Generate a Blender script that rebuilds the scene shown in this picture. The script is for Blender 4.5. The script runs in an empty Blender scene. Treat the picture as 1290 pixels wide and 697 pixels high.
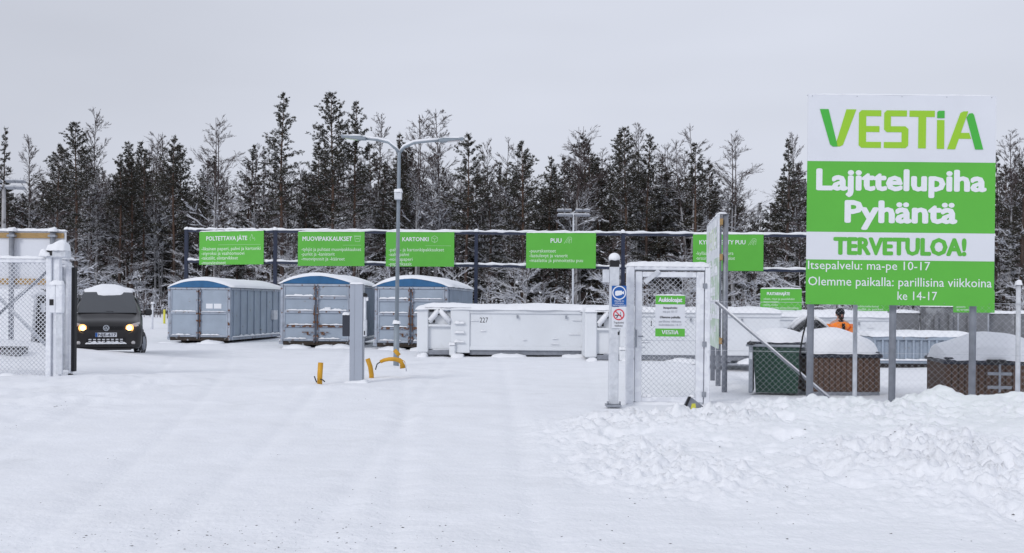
import bpy, bmesh, math, random
import numpy as np
from mathutils import Vector, Matrix
R = math.radians
random.seed(7); np.random.seed(7)
S = bpy.context.scene
COL = S.collection

# ------------------------------------------------------------------ camera, sky, sun, exposure
F, HOR, CX, CH, ROLL = 1250.0, 384.0, 645.0, 1.55, 0.0075   # focal length in photo pixels, horizon row, centre column, eye height, roll
cd = bpy.data.cameras.new('camera'); cam = bpy.data.objects.new('camera', cd); COL.objects.link(cam)
cam.location = (0, 0, CH); cam.rotation_euler = (math.pi/2, -ROLL, 0)
cd.sensor_width = 36; cd.lens = F/1290*36; cd.shift_y = (HOR-348.5)/1290; cd.clip_start = .1; cd.clip_end = 3000
S.camera = cam
S.view_settings.view_transform = 'Standard'; S.view_settings.look = 'None'
S.view_settings.exposure = 0.0; S.view_settings.gamma = 1
SUN_EL, SUN_AZ = R(32), R(-38)
sd = bpy.data.lights.new('sun', 'SUN'); sun = bpy.data.objects.new('sun', sd); COL.objects.link(sun)
sd.energy = 1.2; sd.angle = R(14); sd.color = (1, .98, .96)
sun.rotation_euler = (R(90)-SUN_EL, 0, SUN_AZ)
w = bpy.data.worlds.new('World'); S.world = w; w.use_nodes = True
nt = w.node_tree; nt.nodes.clear()
def N(nt, t, **k):
    n = nt.nodes.new(t)
    for a, b in k.items(): setattr(n, a, b)
    return n
out = N(nt, 'ShaderNodeOutputWorld'); bg = N(nt, 'ShaderNodeBackground'); bg.inputs['Strength'].default_value = 1.0
sky = N(nt, 'ShaderNodeTexSky'); sky.sky_type = 'NISHITA'; sky.sun_disc = False
sky.sun_elevation = SUN_EL; sky.sun_rotation = R(180-(-38)+0); sky.dust_density = 4
skb = N(nt, 'ShaderNodeBackground'); skb.inputs['Strength'].default_value = 0.05
nt.links.new(sky.outputs[0], skb.inputs[0])
# a closed cloud deck in front of the blue sky: brighter overhead than at the horizon, faint soft mottling
tc = N(nt, 'ShaderNodeTexCoord'); sp = N(nt, 'ShaderNodeSeparateXYZ'); nt.links.new(tc.outputs['Generated'], sp.inputs[0])
mp = N(nt, 'ShaderNodeMapping'); mp.inputs['Scale'].default_value = (1.2, 1.2, 4.5); nt.links.new(tc.outputs['Generated'], mp.inputs[0])
no = N(nt, 'ShaderNodeTexNoise'); no.inputs['Scale'].default_value = 1.7; no.inputs['Detail'].default_value = 3; nt.links.new(mp.outputs[0], no.inputs[0])
mr = N(nt, 'ShaderNodeMapRange'); mr.inputs['From Min'].default_value = .3; mr.inputs['From Max'].default_value = .7
mr.inputs['To Min'].default_value = .93; mr.inputs['To Max'].default_value = 1.04; nt.links.new(no.outputs['Fac'], mr.inputs[0])
m1 = N(nt, 'ShaderNodeMath', operation='MULTIPLY_ADD'); m1.use_clamp = False
mx = N(nt, 'ShaderNodeMath', operation='MAXIMUM'); mx.inputs[1].default_value = 0; nt.links.new(sp.outputs['Z'], mx.inputs[0])
nt.links.new(mx.outputs[0], m1.inputs[0]); m1.inputs[1].default_value = .12; m1.inputs[2].default_value = .95
m2 = N(nt, 'ShaderNodeMath', operation='MULTIPLY'); nt.links.new(m1.outputs[0], m2.inputs[0]); nt.links.new(mr.outputs[0], m2.inputs[1])
cs = N(nt, 'ShaderNodeVectorMath', operation='SCALE'); cs.inputs[0].default_value = (.715, .75, .85); lr = N(nt, 'ShaderNodeMapRange'); lr.interpolation_type = 'SMOOTHSTEP'; lr.inputs[1].default_value = -.5; lr.inputs[2].default_value = .05; lr.inputs[3].default_value = .92; lr.inputs[4].default_value = 1.03
nt.links.new(sp.outputs['X'], lr.inputs[0]); m3 = N(nt, 'ShaderNodeMath', operation='MULTIPLY'); nt.links.new(m2.outputs[0], m3.inputs[0]); nt.links.new(lr.outputs[0], m3.inputs[1]); nt.links.new(m3.outputs[0], cs.inputs['Scale'])
nt.links.new(cs.outputs[0], bg.inputs[0])
ad = N(nt, 'ShaderNodeMixShader'); ad.inputs[0].default_value = .94
nt.links.new(skb.outputs[0], ad.inputs[1]); nt.links.new(bg.outputs[0], ad.inputs[2]); nt.links.new(ad.outputs[0], out.inputs[0])

def P(px, py, D):
    """photo pixel + distance -> world point"""
    dx, dy = px-CX, py-HOR; c, s = math.cos(ROLL), math.sin(ROLL)
    return Vector(((dx*c+dy*s)/F*D, D, CH-(-dx*s+dy*c)/F*D))

# ------------------------------------------------------------------ materials
def mat(name, col, rough=.6, metal=0, bump=0, bscale=20, var=0, vscale=3, col2=None, c2amt=.5, c2scale=4, emit=None, snow=0, spec=.4, c2w=.08, stretch=None):
    m = bpy.data.materials.new(name); m.use_nodes = True; t = m.node_tree; b = t.nodes['Principled BSDF']
    b.inputs['Roughness'].default_value = rough; b.inputs['Metallic'].default_value = metal
    b.inputs['Specular IOR Level'].default_value = spec
    rgb = N(t, 'ShaderNodeRGB'); rgb.outputs[0].default_value = (*col, 1); cur = rgb.outputs[0]
    tcn = N(t, 'ShaderNodeTexCoord'); co = tcn.outputs['Object']
    if stretch:
        mpn = N(t, 'ShaderNodeMapping'); mpn.inputs['Scale'].default_value = stretch; t.links.new(co, mpn.inputs[0]); co = mpn.outputs[0]
    def noise(sc, det=4):
        n = N(t, 'ShaderNodeTexNoise'); n.inputs['Scale'].default_value = sc; n.inputs['Detail'].default_value = det
        t.links.new(co, n.inputs['Vector']); return n.outputs['Fac']
    def mix(fac, a, bcol, blend='MIX'):
        x = N(t, 'ShaderNodeMix', data_type='RGBA', blend_type=blend)
        if isinstance(fac, float): x.inputs[0].default_value = fac
        else: t.links.new(fac, x.inputs[0])
        t.links.new(a, x.inputs[6])
        if isinstance(bcol, tuple): x.inputs[7].default_value = (*bcol, 1)
        else: t.links.new(bcol, x.inputs[7])
        return x.outputs[2]
    def rng(v, a, bb, c=0, d=1):
        x = N(t, 'ShaderNodeMapRange'); x.inputs[1].default_value = a; x.inputs[2].default_value = bb
        x.inputs[3].default_value = c; x.inputs[4].default_value = d; t.links.new(v, x.inputs[0]); return x.outputs[0]
    if var:
        v = rng(noise(vscale), .3, .7, 1-var, 1+var)
        vm = N(t, 'ShaderNodeVectorMath', operation='SCALE'); t.links.new(cur, vm.inputs[0]); t.links.new(v, vm.inputs['Scale']); cur = vm.outputs[0]
    if col2: cur = mix(rng(noise(c2scale, 6), c2amt, c2amt+c2w), cur, col2)
    if snow:   # snow lies on what faces up
        g = N(t, 'ShaderNodeNewGeometry'); s = N(t, 'ShaderNodeSeparateXYZ'); t.links.new(g.outputs['Normal'], s.inputs[0])
        cur = mix(rng(s.outputs['Z'], 1-snow, 1-snow+.25), cur, (.84, .86, .9))
    t.links.new(cur, b.inputs['Base Color'])
    if bump:
        bn = N(t, 'ShaderNodeBump'); bn.inputs['Strength'].default_value = min(1, bump); bn.inputs['Distance'].default_value = .02
        t.links.new(noise(bscale, 5), bn.inputs['Height']); t.links.new(bn.outputs[0], b.inputs['Normal'])
    if emit:
        b.inputs['Emission Color'].default_value = (*emit[0], 1); b.inputs['Emission Strength'].default_value = emit[1]
    return m
M = {}
M['snow'] = mat('snow', (.80, .815, .85), .75, bump=.35, bscale=45, var=.02, spec=.25)
M['ground'] = mat('ground_snow', (.79, .805, .84), .75, bump=.5, bscale=28, var=.03, vscale=1.3, spec=.2, col2=(.70, .715, .745), c2amt=.6, c2scale=.9, c2w=.2)
M['frost'] = mat('frosted_steel', (.56, .585, .63), .55, .0, bump=.2, bscale=60, var=.12, vscale=9, col2=(.70, .72, .76), c2amt=.45, c2scale=14, c2w=.4)
M['frostgreen'] = mat('frost_veiled_green', (.44, .56, .44), .6, bump=.3, bscale=40, col2=(.74, .76, .80), c2amt=.45, c2scale=3.5, c2w=.2)
M['frostlime'] = mat('frost_veiled_lime', (.56, .64, .50), .6, col2=(.74, .76, .80), c2amt=.45, c2scale=4, c2w=.2)
M['frostw'] = mat('white_frosted_aluminium', (.70, .72, .77), .5, bump=.15, bscale=50, var=.06, vscale=6, col2=(.78, .80, .84), c2amt=.5, c2scale=9)
M['galv'] = mat('galvanised_steel', (.30, .32, .36), .45, .35, var=.15, vscale=12, bump=.1)
M['galvdark'] = mat('dull_galvanised_steel', (.245, .26, .295), .5, .3, var=.15, vscale=8)
M['polelight'] = mat('pale_blue_lamp_steel', (.235, .275, .315), .5, .1, var=.1, vscale=6)
M['navy'] = mat('navy_painted_steel', (.018, .026, .055), .45, var=.15, vscale=6)
M['green'] = mat('sign_green', (.105, .44, .05), .45, var=.03, vscale=2)
M['signwhite'] = mat('sign_white', (.68, .70, .75), .4, var=.02, vscale=2)
M['letter'] = mat('white_lettering', (.74, .76, .80), .5)
M['letterpale'] = mat('pale_green_lettering', (.66, .78, .66), .5)
M['iconpale'] = mat('pale_green_icon_print', (.38, .64, .34), .5)
M['lime'] = mat('logo_lime', (.30, .56, .03), .45)
M['leafgreen'] = mat('logo_leaf_green', (.06, .42, .05), .45)
M['greytext'] = mat('grey_print', (.28, .30, .34), .6)
M['bluegrey'] = mat('bluegrey_container_paint', (.315, .37, .445), .55, var=.09, vscale=1.8, bump=.12, bscale=14, col2=(.22, .19, .17), c2amt=.665, c2scale=6)
M['bluegreydk'] = mat('worn_bluegrey_door_steel', (.36, .40, .47), .55, var=.14, vscale=4, col2=(.15, .07, .035), c2amt=.60, c2scale=7)
M['rust'] = mat('rust_streaked_steel', (.13, .062, .035), .8, var=.4, vscale=9, col2=(.27, .31, .38), c2amt=.5, c2scale=10)
M['roofblue'] = mat('blue_roof_paint', (.022, .115, .26), .5, var=.15, vscale=3)
M['dark'] = mat('dark_underframe', (.022, .02, .02), .8, var=.4, vscale=5)
M['skid'] = mat('rusty_dark_skid', (.04, .03, .024), .8, var=.4, vscale=5, col2=(.35, .36, .38), c2amt=.6, c2scale=6)
M['white'] = mat('white_container_paint', (.70, .725, .76), .5, var=.035, vscale=1.5, bump=.15, bscale=7, col2=(.62, .64, .66), c2amt=.6, c2scale=3, c2w=.2)
M['black'] = mat('black_rubber', (.012, .012, .014), .6)
M['blackp'] = mat('black_plastic', (.02, .021, .024), .45)
M['grey'] = mat('grey_post_paint', (.35, .385, .45), .5, var=.04, vscale=2)
M['greyside'] = mat('grey_plastic', (.31, .335, .375), .5, var=.06)
M['bindark'] = mat('dark_green_plastic', (.012, .045, .03), .5, var=.15)
M['brown'] = mat('brown_timber_slat', (.098, .058, .041), .7, var=.25, vscale=5, bump=.3, bscale=30, stretch=(8, 8, 1))
M['charcoal'] = mat('charcoal_lid_plastic', (.03, .035, .05), .5, snow=0)
M['wood'] = mat('weathered_pine_batten', (.36, .235, .10), .7, var=.2, vscale=6, stretch=(1, 8, 8))
M['yellow'] = mat('yellow_cable_duct', (.58, .30, .018), .5, var=.12)
M['yellowtape'] = mat('yellow_stake_paint', (.65, .62, .08), .6)
M['orange'] = mat('orange_work_jacket', (.92, .24, .025), .75, bump=.5, bscale=18, var=.08, vscale=8)
M['cloth'] = mat('black_cloth', (.013, .013, .016), .9, bump=.3)
M['trouser'] = mat('dark_work_trousers', (.03, .033, .045), .9)
M['skin'] = mat('skin', (.48, .27, .20), .55)
M['beard'] = mat('dark_beard', (.04, .028, .02), .9, bump=.8, bscale=90)
M['concrete'] = mat('grey_concrete', (.17, .175, .19), .85, bump=.4, bscale=12, var=.22, vscale=2, col2=(.30, .31, .33), c2amt=.62, c2scale=2.5)
M['blue'] = mat('blue_sign_print', (.012, .10, .36), .45)
M['red'] = mat('red_sign_print', (.62, .03, .05), .5)
M['blackprint'] = mat('black_print', (.03, .03, .035), .6)
M['vanpaint'] = mat('dark_brown_grey_van_paint', (.011, .009, .0095), .33, .0, var=.1, spec=.45)
M['vanplastic'] = mat('black_bumper_plastic', (.018, .018, .02), .55)
M['vanpaint'].node_tree.nodes['Principled BSDF'].inputs['Coat Weight'].default_value = .12
M['vanpaint'].node_tree.nodes['Principled BSDF'].inputs['Coat Roughness'].default_value = .12
M['glass'] = mat('dark_windscreen_glass', (.045, .05, .058), .08, spec=.8)
M['chrome'] = mat('chrome', (.62, .65, .7), .18, .9)
M['lampglass'] = mat('headlight_glass', (.52, .50, .50), .12, spec=.8)
M['lamplit'] = mat('lit_headlight_bulb', (1, .7, .35), .4, emit=((1, .58, .20), 9))
M['amber'] = mat('glowing_amber_reflector', (1, .5, .2), .4, emit=((1, .40, .10), 2.0))  # the bulb's glow, put into the disc behind it as emission of its own
M['tyre'] = mat('tyre_with_snow', (.022, .022, .024), .85, bump=.6, bscale=30, col2=(.6, .62, .66), c2amt=.58, c2scale=18)
M['pebble'] = mat('dark_gravel', (.07, .065, .065), .9, var=.4)
M['needle'] = mat('dark_pine_needles', (.036, .035, .025), .8, var=.35, vscale=.9)
M['needle2'] = mat('olive_pine_needles', (.056, .049, .035), .8, var=.35, vscale=.9)
M['pinebark'] = mat('pine_bark', (.072, .050, .042), .9, bump=.6, bscale=9, var=.3, vscale=4, stretch=(1, 1, .3), col2=(.40, .41, .44), c2amt=.62, c2scale=3)
M['redbark'] = mat('orange_upper_pine_bark', (.095, .058, .042), .9, var=.3, vscale=4)
M['birchbark'] = mat('birch_bark', (.36, .36, .375), .8, var=.15, vscale=5, col2=(.05, .045, .045), c2amt=.57, c2scale=3.0, stretch=(1, 1, .8))
M['twig'] = mat('dark_birch_twig', (.072, .055, .054), .85, var=.2)
M['rime'] = mat('snow_coated_twig', (.60, .615, .66), .8, var=.12, vscale=4)

# ------------------------------------------------------------------ helpers
def tagp(o, label=None, cat=None, group=None, kind=None):
    if label: o['label'] = label
    if cat: o['category'] = cat
    if group: o['group'] = group
    if kind: o['kind'] = kind
    return o
def thing(name, label, cat, loc=(0, 0, 0), rz=0, group=None):
    o = bpy.data.objects.new(name, None); COL.objects.link(o); o.location = loc; o.rotation_euler = (0, 0, rz)
    o.empty_display_size = .2
    return tagp(o, label, cat, group)
class MB:
    def __init__(s): s.v = []; s.f = []; s.m = []; s.sm = []
    def add(s, v, f, mi=0, smooth=False):
        o = len(s.v); s.v += [tuple(p) for p in v]; s.f += [tuple(i+o for i in q) for q in f]
        s.m += [mi]*len(f); s.sm += [smooth]*len(f); return s
    def box(s, x0, x1, y0, y1, z0, z1, mi=0, b=0, rot=None):
        """axis box, optional chamfer b, rot=(Matrix)"""
        bm = bmesh.new(); bmesh.ops.create_cube(bm, size=1)
        for q in bm.verts: q.co = Vector(((x0+x1)/2+q.co.x*(x1-x0), (y0+y1)/2+q.co.y*(y1-y0), (z0+z1)/2+q.co.z*(z1-z0)))
        if b: bmesh.ops.bevel(bm, geom=list(bm.edges), offset=b, segments=1, affect='EDGES', profile=.5)
        if rot is not None:
            c = Vector(((x0+x1)/2, (y0+y1)/2, (z0+z1)/2))
            for q in bm.verts: q.co = c+rot @ (q.co-c)
        bm.verts.index_update()
        s.add([q.co[:] for q in bm.verts], [[q.index for q in f.verts] for f in bm.faces], mi); bm.free(); return s
    def tube(s, pts, rad, n=6, mi=0, cap=True, smooth=True):
        pts = [Vector(p) for p in pts]
        if not isinstance(rad, (list, tuple)): rad = [rad]*len(pts)
        vs, fs = [], []
        t0 = (pts[1]-pts[0]).normalized(); up = Vector((0, 0, 1)) if abs(t0.z) < .9 else Vector((0, 1, 0))
        u = t0.cross(up).normalized()
        for i, p in enumerate(pts):
            t = (pts[min(i+1, len(pts)-1)]-pts[max(i-1, 0)]).normalized()
            u = (u-t*u.dot(t)).normalized(); v = t.cross(u)
            for k in range(n):
                a = 2*math.pi*(k+.5)/n; vs.append(p+(u*math.cos(a)+v*math.sin(a))*rad[i])
        for i in range(len(pts)-1):
            for k in range(n):
                k2 = (k+1) % n; fs.append((i*n+k, i*n+k2, (i+1)*n+k2, (i+1)*n+k))
        if cap: fs.append(tuple(range(n))[::-1]); fs.append(tuple((len(pts)-1)*n+k for k in range(n)))
        return s.add(vs, fs, mi, smooth)
    def prism(s, poly, y0, y1, mi=0):
        """polygon in XZ extruded along Y from y0 (front) to y1"""
        n = len(poly)
        v = [(p[0], y0, p[1]) for p in poly]+[(p[0], y1, p[1]) for p in poly]
        f = [tuple(range(n)), tuple(range(2*n-1, n-1, -1))]+[(i, i+n, (i+1) % n+n, (i+1) % n) for i in range(n)]
        return s.add(v, f, mi)
    def cap(s, x0, x1, y0, y1, z, h, seed=0, nx=14, ny=8, p=5, amp=.18, mi=0, zf=None, droop=.0, rnd=False):
        """rounded drift of snow lying on a rectangle"""
        if p <= 3: rnd = True; p = 7
        rs = np.random.RandomState(abs(int(seed))); a, b, c, d = rs.rand(4)*6; sc = 1/max(.12, min(x1-x0, y1-y0)*.7)
        vs = []
        for j in range(ny+1):
            for i in range(nx+1):
                uu = -math.cos(math.pi*i/nx); vv = -math.cos(math.pi*j/ny)
                uu = .55*uu+.45*(2*i/nx-1); vv = .55*vv+.45*(2*j/ny-1)
                x = x0+(uu+1)/2*(x1-x0); y = y0+(vv+1)/2*(y1-y0)
                e = max(0, 1-abs(uu)**p)**(1/2.2)*max(0, 1-abs(vv)**p)**(1/2.2)
                nn = math.sin(x*sc*1.7+a)*math.sin(y*sc*1.3+b)+.6*math.sin(x*sc*4.1+c+y*sc*2)+.4*math.sin(x*sc*9+d)*math.cos(y*sc*7+a)
                H = h*e*(1+amp*nn)
                zb = z+(zf(x, y) if zf else 0)
                edge = 1 if (i in (0, nx) or j in (0, ny)) else 0
                wob = (.1 if rnd else .25)*h*math.sin(x*sc*6+c)*math.sin(y*sc*5+d)
                if rnd:
                    mu, mv = uu*math.sqrt(1-vv*vv*.2), vv*math.sqrt(1-uu*uu*.2); x = (x0+x1)/2+mu*(x1-x0)/2; y = (y0+y1)/2+mv*(y1-y0)/2
                    e = max(0, 1-max(abs(uu), abs(vv))**p)**.5; e2 = max(.05, 1-.47*(uu*uu+vv*vv)**1.1) if x1-x0 > .7 else max(.0, 1-.5*(uu*uu+vv*vv))**.5; H = h*min(e, e2)*(1+amp*nn)
                vs.append((x+(wob if i in (0, nx) else 0), y+(wob if j in (0, ny) else 0), zb+H-edge*(droop+abs(wob)*.5)))
        n = nx+1; fs = [(j*n+i, j*n+i+1, (j+1)*n+i+1, (j+1)*n+i) for j in range(ny) for i in range(nx)]
        return s.add(vs, fs, mi, True)
    def cyl(s, c, r, h, axis='z', n=16, mi=0, r2=None):
        c = Vector(c); d = {'x': Vector((1, 0, 0)), 'y': Vector((0, 1, 0)), 'z': Vector((0, 0, 1))}[axis]
        return s.tube([c, c+d*h], [r, r if r2 is None else r2], n, mi)
    def build(s, name, mats, parent=None, **k):
        me = bpy.data.meshes.new(name); me.from_pydata(s.v, [], s.f)
        if not isinstance(mats, (list, tuple)): mats = [mats]
        for q in mats: me.materials.append(M[q] if isinstance(q, str) else q)
        me.polygons.foreach_set('material_index', s.m); me.polygons.foreach_set('use_smooth', s.sm); me.update()
        o = bpy.data.objects.new(name, me); COL.objects.link(o)
        if parent is not None: o.parent = parent
        return tagp(o, **k)
def bx(name, m, par, x0, x1, y0, y1, z0, z1, b=0, rot=None, **k): return MB().box(x0, x1, y0, y1, z0, z1, 0, b, rot).build(name, m, par, **k)
def tb(name, m, par, pts, r, n=8, **k): return MB().tube(pts, r, n).build(name, m, par, **k)
def snowcap(par, x0, x1, y0, y1, z, h, seed=0, nx=14, ny=8, **k):
    return MB().cap(x0, x1, y0, y1, z, h, seed, nx, ny, **k).build('snow_cap', 'snow', par)
def copy_tree(o, parent=None):
    c = o.copy(); COL.objects.link(c)
    if parent is not None: c.parent = parent
    for ch in KIDS.get(o.name, None) or [q for q in o.children]: copy_tree(ch, c)
    return c
KIDS = {}

# text: laid out once with the built-in font, turned into thin meshes
FONTH = None
def text_mesh(body, bold=0.0, depth=.002):
    cu = bpy.data.curves.new('lettering', 'FONT'); cu.body = body; cu.size = 1; cu.offset = bold; cu.resolution_u = 2
    o = bpy.data.objects.new('lettering', cu); COL.objects.link(o)
    dg = bpy.context.evaluated_depsgraph_get(); dg.update()
    me = bpy.data.meshes.new_from_object(o.evaluated_get(dg)); bpy.data.objects.remove(o); bpy.data.curves.remove(cu)
    return me
def capheight():
    global FONTH
    if FONTH is None:
        me = text_mesh('H'); FONTH = max(v.co.y for v in me.vertices); bpy.data.meshes.remove(me)
    return FONTH
def lettering(body, par, x0, x1, zb, zt, y, m='letter', bold=0.0, name='lettering', th=.003, seg=None, fitcap=True, lay=None):
    """text from x0 to x1, baseline zb, capital height to zt, facing -Y in the parent's frame"""
    me = text_mesh(body); bold *= 1.0; co = np.zeros(len(me.vertices)*3); me.vertices.foreach_get('co', co); co = co.reshape(-1, 3)
    a, b = co[:, 0].min(), co[:, 0].max(); sx = (x1-x0)/(b-a); sz = (zt-zb-bold*.8*(zt-zb))/capheight(); bw = bold*(zt-zb)*1.15; zb += bold*.4*(zt-zb); sx = (x1-x0-2*bw)/(b-a); x0 += bw
    new = np.stack([x0+(co[:, 0]-a)*sx, np.full(len(co), y), zb+(co[:, 1])*sz], 1)
    bm = bmesh.new(); bm.from_mesh(me)
    for v, c in zip(bm.verts, new): v.co = c
    r = bmesh.ops.extrude_face_region(bm, geom=list(bm.faces))
    for e in r['geom']:
        if isinstance(e, bmesh.types.BMVert): e.co.y -= th
    bmesh.ops.recalc_face_normals(bm, faces=bm.faces)
    if bold > .02:    # heavy weight: the same glyphs struck again a hair's breadth to every side
        src = [v.co.copy() for v in bm.verts]; fc = [[v.index for v in f.verts] for f in (bm.verts.index_update(), bm.faces)[1]]
        for k in range(8):
            dx_, dz_ = bw*math.cos(k*math.pi/4), bw*.8*math.sin(k*math.pi/4); nv = [bm.verts.new((q.x+dx_, q.y-.00012*(k+1), q.z+dz_)) for q in src]
            for f in fc: bm.faces.new([nv[i] for i in f])
    bm.to_mesh(me); bm.free()
    me.materials.clear(); me.materials.append(M[m]); me.name = name
    o = bpy.data.objects.new(name, me); COL.objects.link(o); o.parent = par
    return o
def stroke(pts, wd):
    """flat ribbon polygons for a polyline in XZ -> list of quads"""
    res = []
    for (x0, z0), (x1, z1) in zip(pts[:-1], pts[1:]):
        d = math.hypot(x1-x0, z1-z0) or 1; nx, nz = -(z1-z0)/d*wd/2, (x1-x0)/d*wd/2
        ex, ez = (x1-x0)/d*wd*.45, (z1-z0)/d*wd*.45
        res.append([(x0+nx-ex, z0+nz-ez), (x0-nx-ex, z0-nz-ez), (x1-nx+ex, z1-nz+ez), (x1+nx+ex, z1+nz+ez)])
    return res
def icon(par, polys, y, m, name='icon', ext=.004):
    mb = MB()
    for i, p in enumerate(polys): mb.prism(p, y-ext-.0004*(i % 7), y)
    return mb.build(name, m, par)
def ringpolys(cx, cz, r, wd, n=20, a0=0, a1=2*math.pi):
    pts = [(cx+r*math.cos(a0+(a1-a0)*k/n), cz+r*math.sin(a0+(a1-a0)*k/n)) for k in range(n+1)]
    return [[(cx+(r-wd/2)*math.cos(a), cz+(r-wd/2)*math.sin(a)), (cx+(r+wd/2)*math.cos(a), cz+(r+wd/2)*math.sin(a)),
             (cx+(r+wd/2)*math.cos(b), cz+(r+wd/2)*math.sin(b)), (cx+(r-wd/2)*math.cos(b), cz+(r-wd/2)*math.sin(b))]
            for a, b in [(a0+(a1-a0)*k/n, a0+(a1-a0)*(k+1)/n) for k in range(n)]]

# noise for the snow field
def perlin(x, y, seed=0):
    rs = np.random.RandomState(seed); perm = rs.permutation(512); ang = rs.rand(512)*2*np.pi
    xi = np.floor(x).astype(np.int64); yi = np.floor(y).astype(np.int64); xf = x-xi; yf = y-yi
    def g(ix, iy, dx, dy):
        h = ang[perm[(ix*73+perm[iy % 512]*31) % 512] % 512]; return np.cos(h)*dx+np.sin(h)*dy
    u = xf**3*(xf*(xf*6-15)+10); v = yf**3*(yf*(yf*6-15)+10)
    a = g(xi, yi, xf, yf)*(1-u)+g(xi+1, yi, xf-1, yf)*u; b = g(xi, yi+1, xf, yf-1)*(1-u)+g(xi+1, yi+1, xf-1, yf-1)*u
    return (a*(1-v)+b*v)*1.5
def ss(x, a, b):
    t = np.clip((x-a)/(b-a), 0, 1); return t*t*(3-2*t)
def bump(x, y, cx, cy, rx, ry, h, rot=0, p=1.0):
    dx, dy = x-cx, y-cy; c, s = math.cos(rot), math.sin(rot); u = (dx*c+dy*s)/rx; v = (-dx*s+dy*c)/ry
    return h*np.exp(-(u*u+v*v)**p)
def ground(x, y):
    x = np.asarray(x, float); y = np.asarray(y, float)
    z = .05*perlin(x*.12, y*.12, 1)+.02*perlin(x*.4, y*.4, 2)+.009*perlin(x*1.6, y*1.6, 3)
    near = ss(y, 34, 22)
    z += near*(.005*perlin(x*5, y*5, 4)+.004*perlin(x*2.2+y*.8, y*9, 5)+.003*np.abs(perlin(x*14, y*14, 7)))
    z += ss(y, 9.5, 6.5)*(.006*np.abs(perlin(x*4, y*9, 41))+.004*perlin(x*22, y*30, 42))
    # ploughed bank on the right in front of the fence
    edge = .85+.35*perlin(y*.5, y*.1, 6)+ss(y, 9.5, 6.5)*1.6
    m = ss(x, edge-.4, edge+2.8)*ss(y, 6.2, 11.0)*ss(y, 14.7, 12.9)
    m2 = ss(x, edge-1.2, edge+.9)*ss(y, 5.8, 9.0)*ss(y, 15.0, 13.4)
    z += m*(.225+.17*ss(x, 4.6, 7.4)*(.8+.5*perlin(x*.9, y*.9, 51))*ss(y, 7.5, 10.5))+m*.05*perlin(x*.75, y*.75, 10)+m*.035*perlin(x*1.7, y*1.5, 9)
    patch = np.clip(.62+1.3*perlin(x*.6+3, y*.5, 15)-.30*ss(x, 4.8, 6.8), .16, 1.3)     # where the clods lie thick, and where the bank is smooth
    rough = .05*np.abs(perlin(x*2.1, y*2.1, 12))+.045*np.abs(perlin(x*4.9+.3*perlin(x*9, y*9, 8), y*4.9, 13))+.02*perlin(x*11, y*11, 14)+.010*perlin(x*24, y*24, 19)
    z += m2*rough*patch*1.7
    for f_, t_, a_, sd_ in ((2.7, .34, .15, 16), (5.5, .30, .17, 17), (12, .22, .14, 31)):
        z += m2*np.sqrt(patch)*a_*np.clip(perlin(x*f_, y*f_, sd_)-t_, 0, .22)
    z -= m2*.22*np.clip(perlin(x*2.3, y*2.3, 33)-.30, 0, 1)                            # holes between clods
    z += bump(x, y, 5.72, 13.35, .42, .4, .20, 0, 1.2)*(1+.25*perlin(x*3, y*3, 18))+bump(x, y, 6.9, 12.9, .8, .6, .08)
    z += bump(x, y, 4.5, 13.2, .6, .4, .12, .1)+bump(x, y, 3.7, 13.7, .4, .3, .09)
    z += bump(x, y, 6.9, 9.6, 1.1, 1.6, .08)-bump(x, y, 4.05, 12.6, .22, .25, .10)-bump(x, y, 1.55, 10.2, .14, .16, .06)-bump(x, y, 3.1, 11.2, .16, .16, .05)-bump(x, y, 5.3, 7.9, .2, .2, .05)
    # small ridges at the edge of the drive
    z += bump(x, y, 1.0, 11.7, .5, .14, .05, .2)+bump(x, y, .9, 10.0, .4, .12, .04, -.1)+bump(x, y, 1.45, 10.3, .3, .2, .06)
    z += bump(x, y, -3.2, 17.6, 1.4, .7, .07)*(1+.4*perlin(x*3, y*3, 21))
    # low bank at the left edge under the sliding gate
    z += ss(x, -4.6, -7.2)*ss(y, 10, 12.5)*ss(y, 22, 19)*(.10+.05*perlin(x*1.5, y*1.5, 22)+.02*perlin(x*5, y*5, 27))
    z += bump(x, y, -6.6, 16.8, 1.4, .18, .08, .5)*(1+.6*perlin(x*4, y*4, 28))+bump(x, y, -6.4, 14.6, 1.8, .16, .05, .3)
    # wheel ruts into the yard
    for x0, k, a in ((-1.3, .02, 1), (.2, .02, 1), (-2.2, .10, 1), (-.7, .10, 1), (-4.4, .20, .8), (-2.9, .20, .8), (.9, -.05, .5)):
        xc = x0-k*(y-6)-.006*k*10*(y-12)**2*.2; z -= .017*a*np.exp(-((x-xc)/.11)**2); z += .009*a*np.exp(-((np.abs(x-xc)-.24)/.08)**2)*np.abs(perlin(y*1.3, x*0+x0*3, 24)); z -= .002*a*np.exp(-((x-xc)/.11)**2)*np.sin(y*60)*ss(y, 45, 20)*(.6+.8*np.abs(perlin(y*.5, x*.0+x0, 23)))
    # dip behind the bins, drifts at the back, berm before the forest
    z -= .27*ss(x, 4.6, 6.2)*ss(y, 19.6, 22.2)*ss(y, 46, 38)
    z += bump(x, y, -12.6, 23.5, 2.6, 2.6, .62)
    z += ss(y, 50, 58)*(.34+.16*perlin(x*.18, y*.18, 25)+.08*perlin(x*.9, y*.9, 26))*ss(y, 400, 90)
    z += .2*ss(x, -16, -22)*ss(y, 30, 40)
    z += bump(x, y, -10.5, 27, 2, 3, .13)
    return z
def gz(x, y): return float(ground(np.array([x]), np.array([y]))[0])
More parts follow.
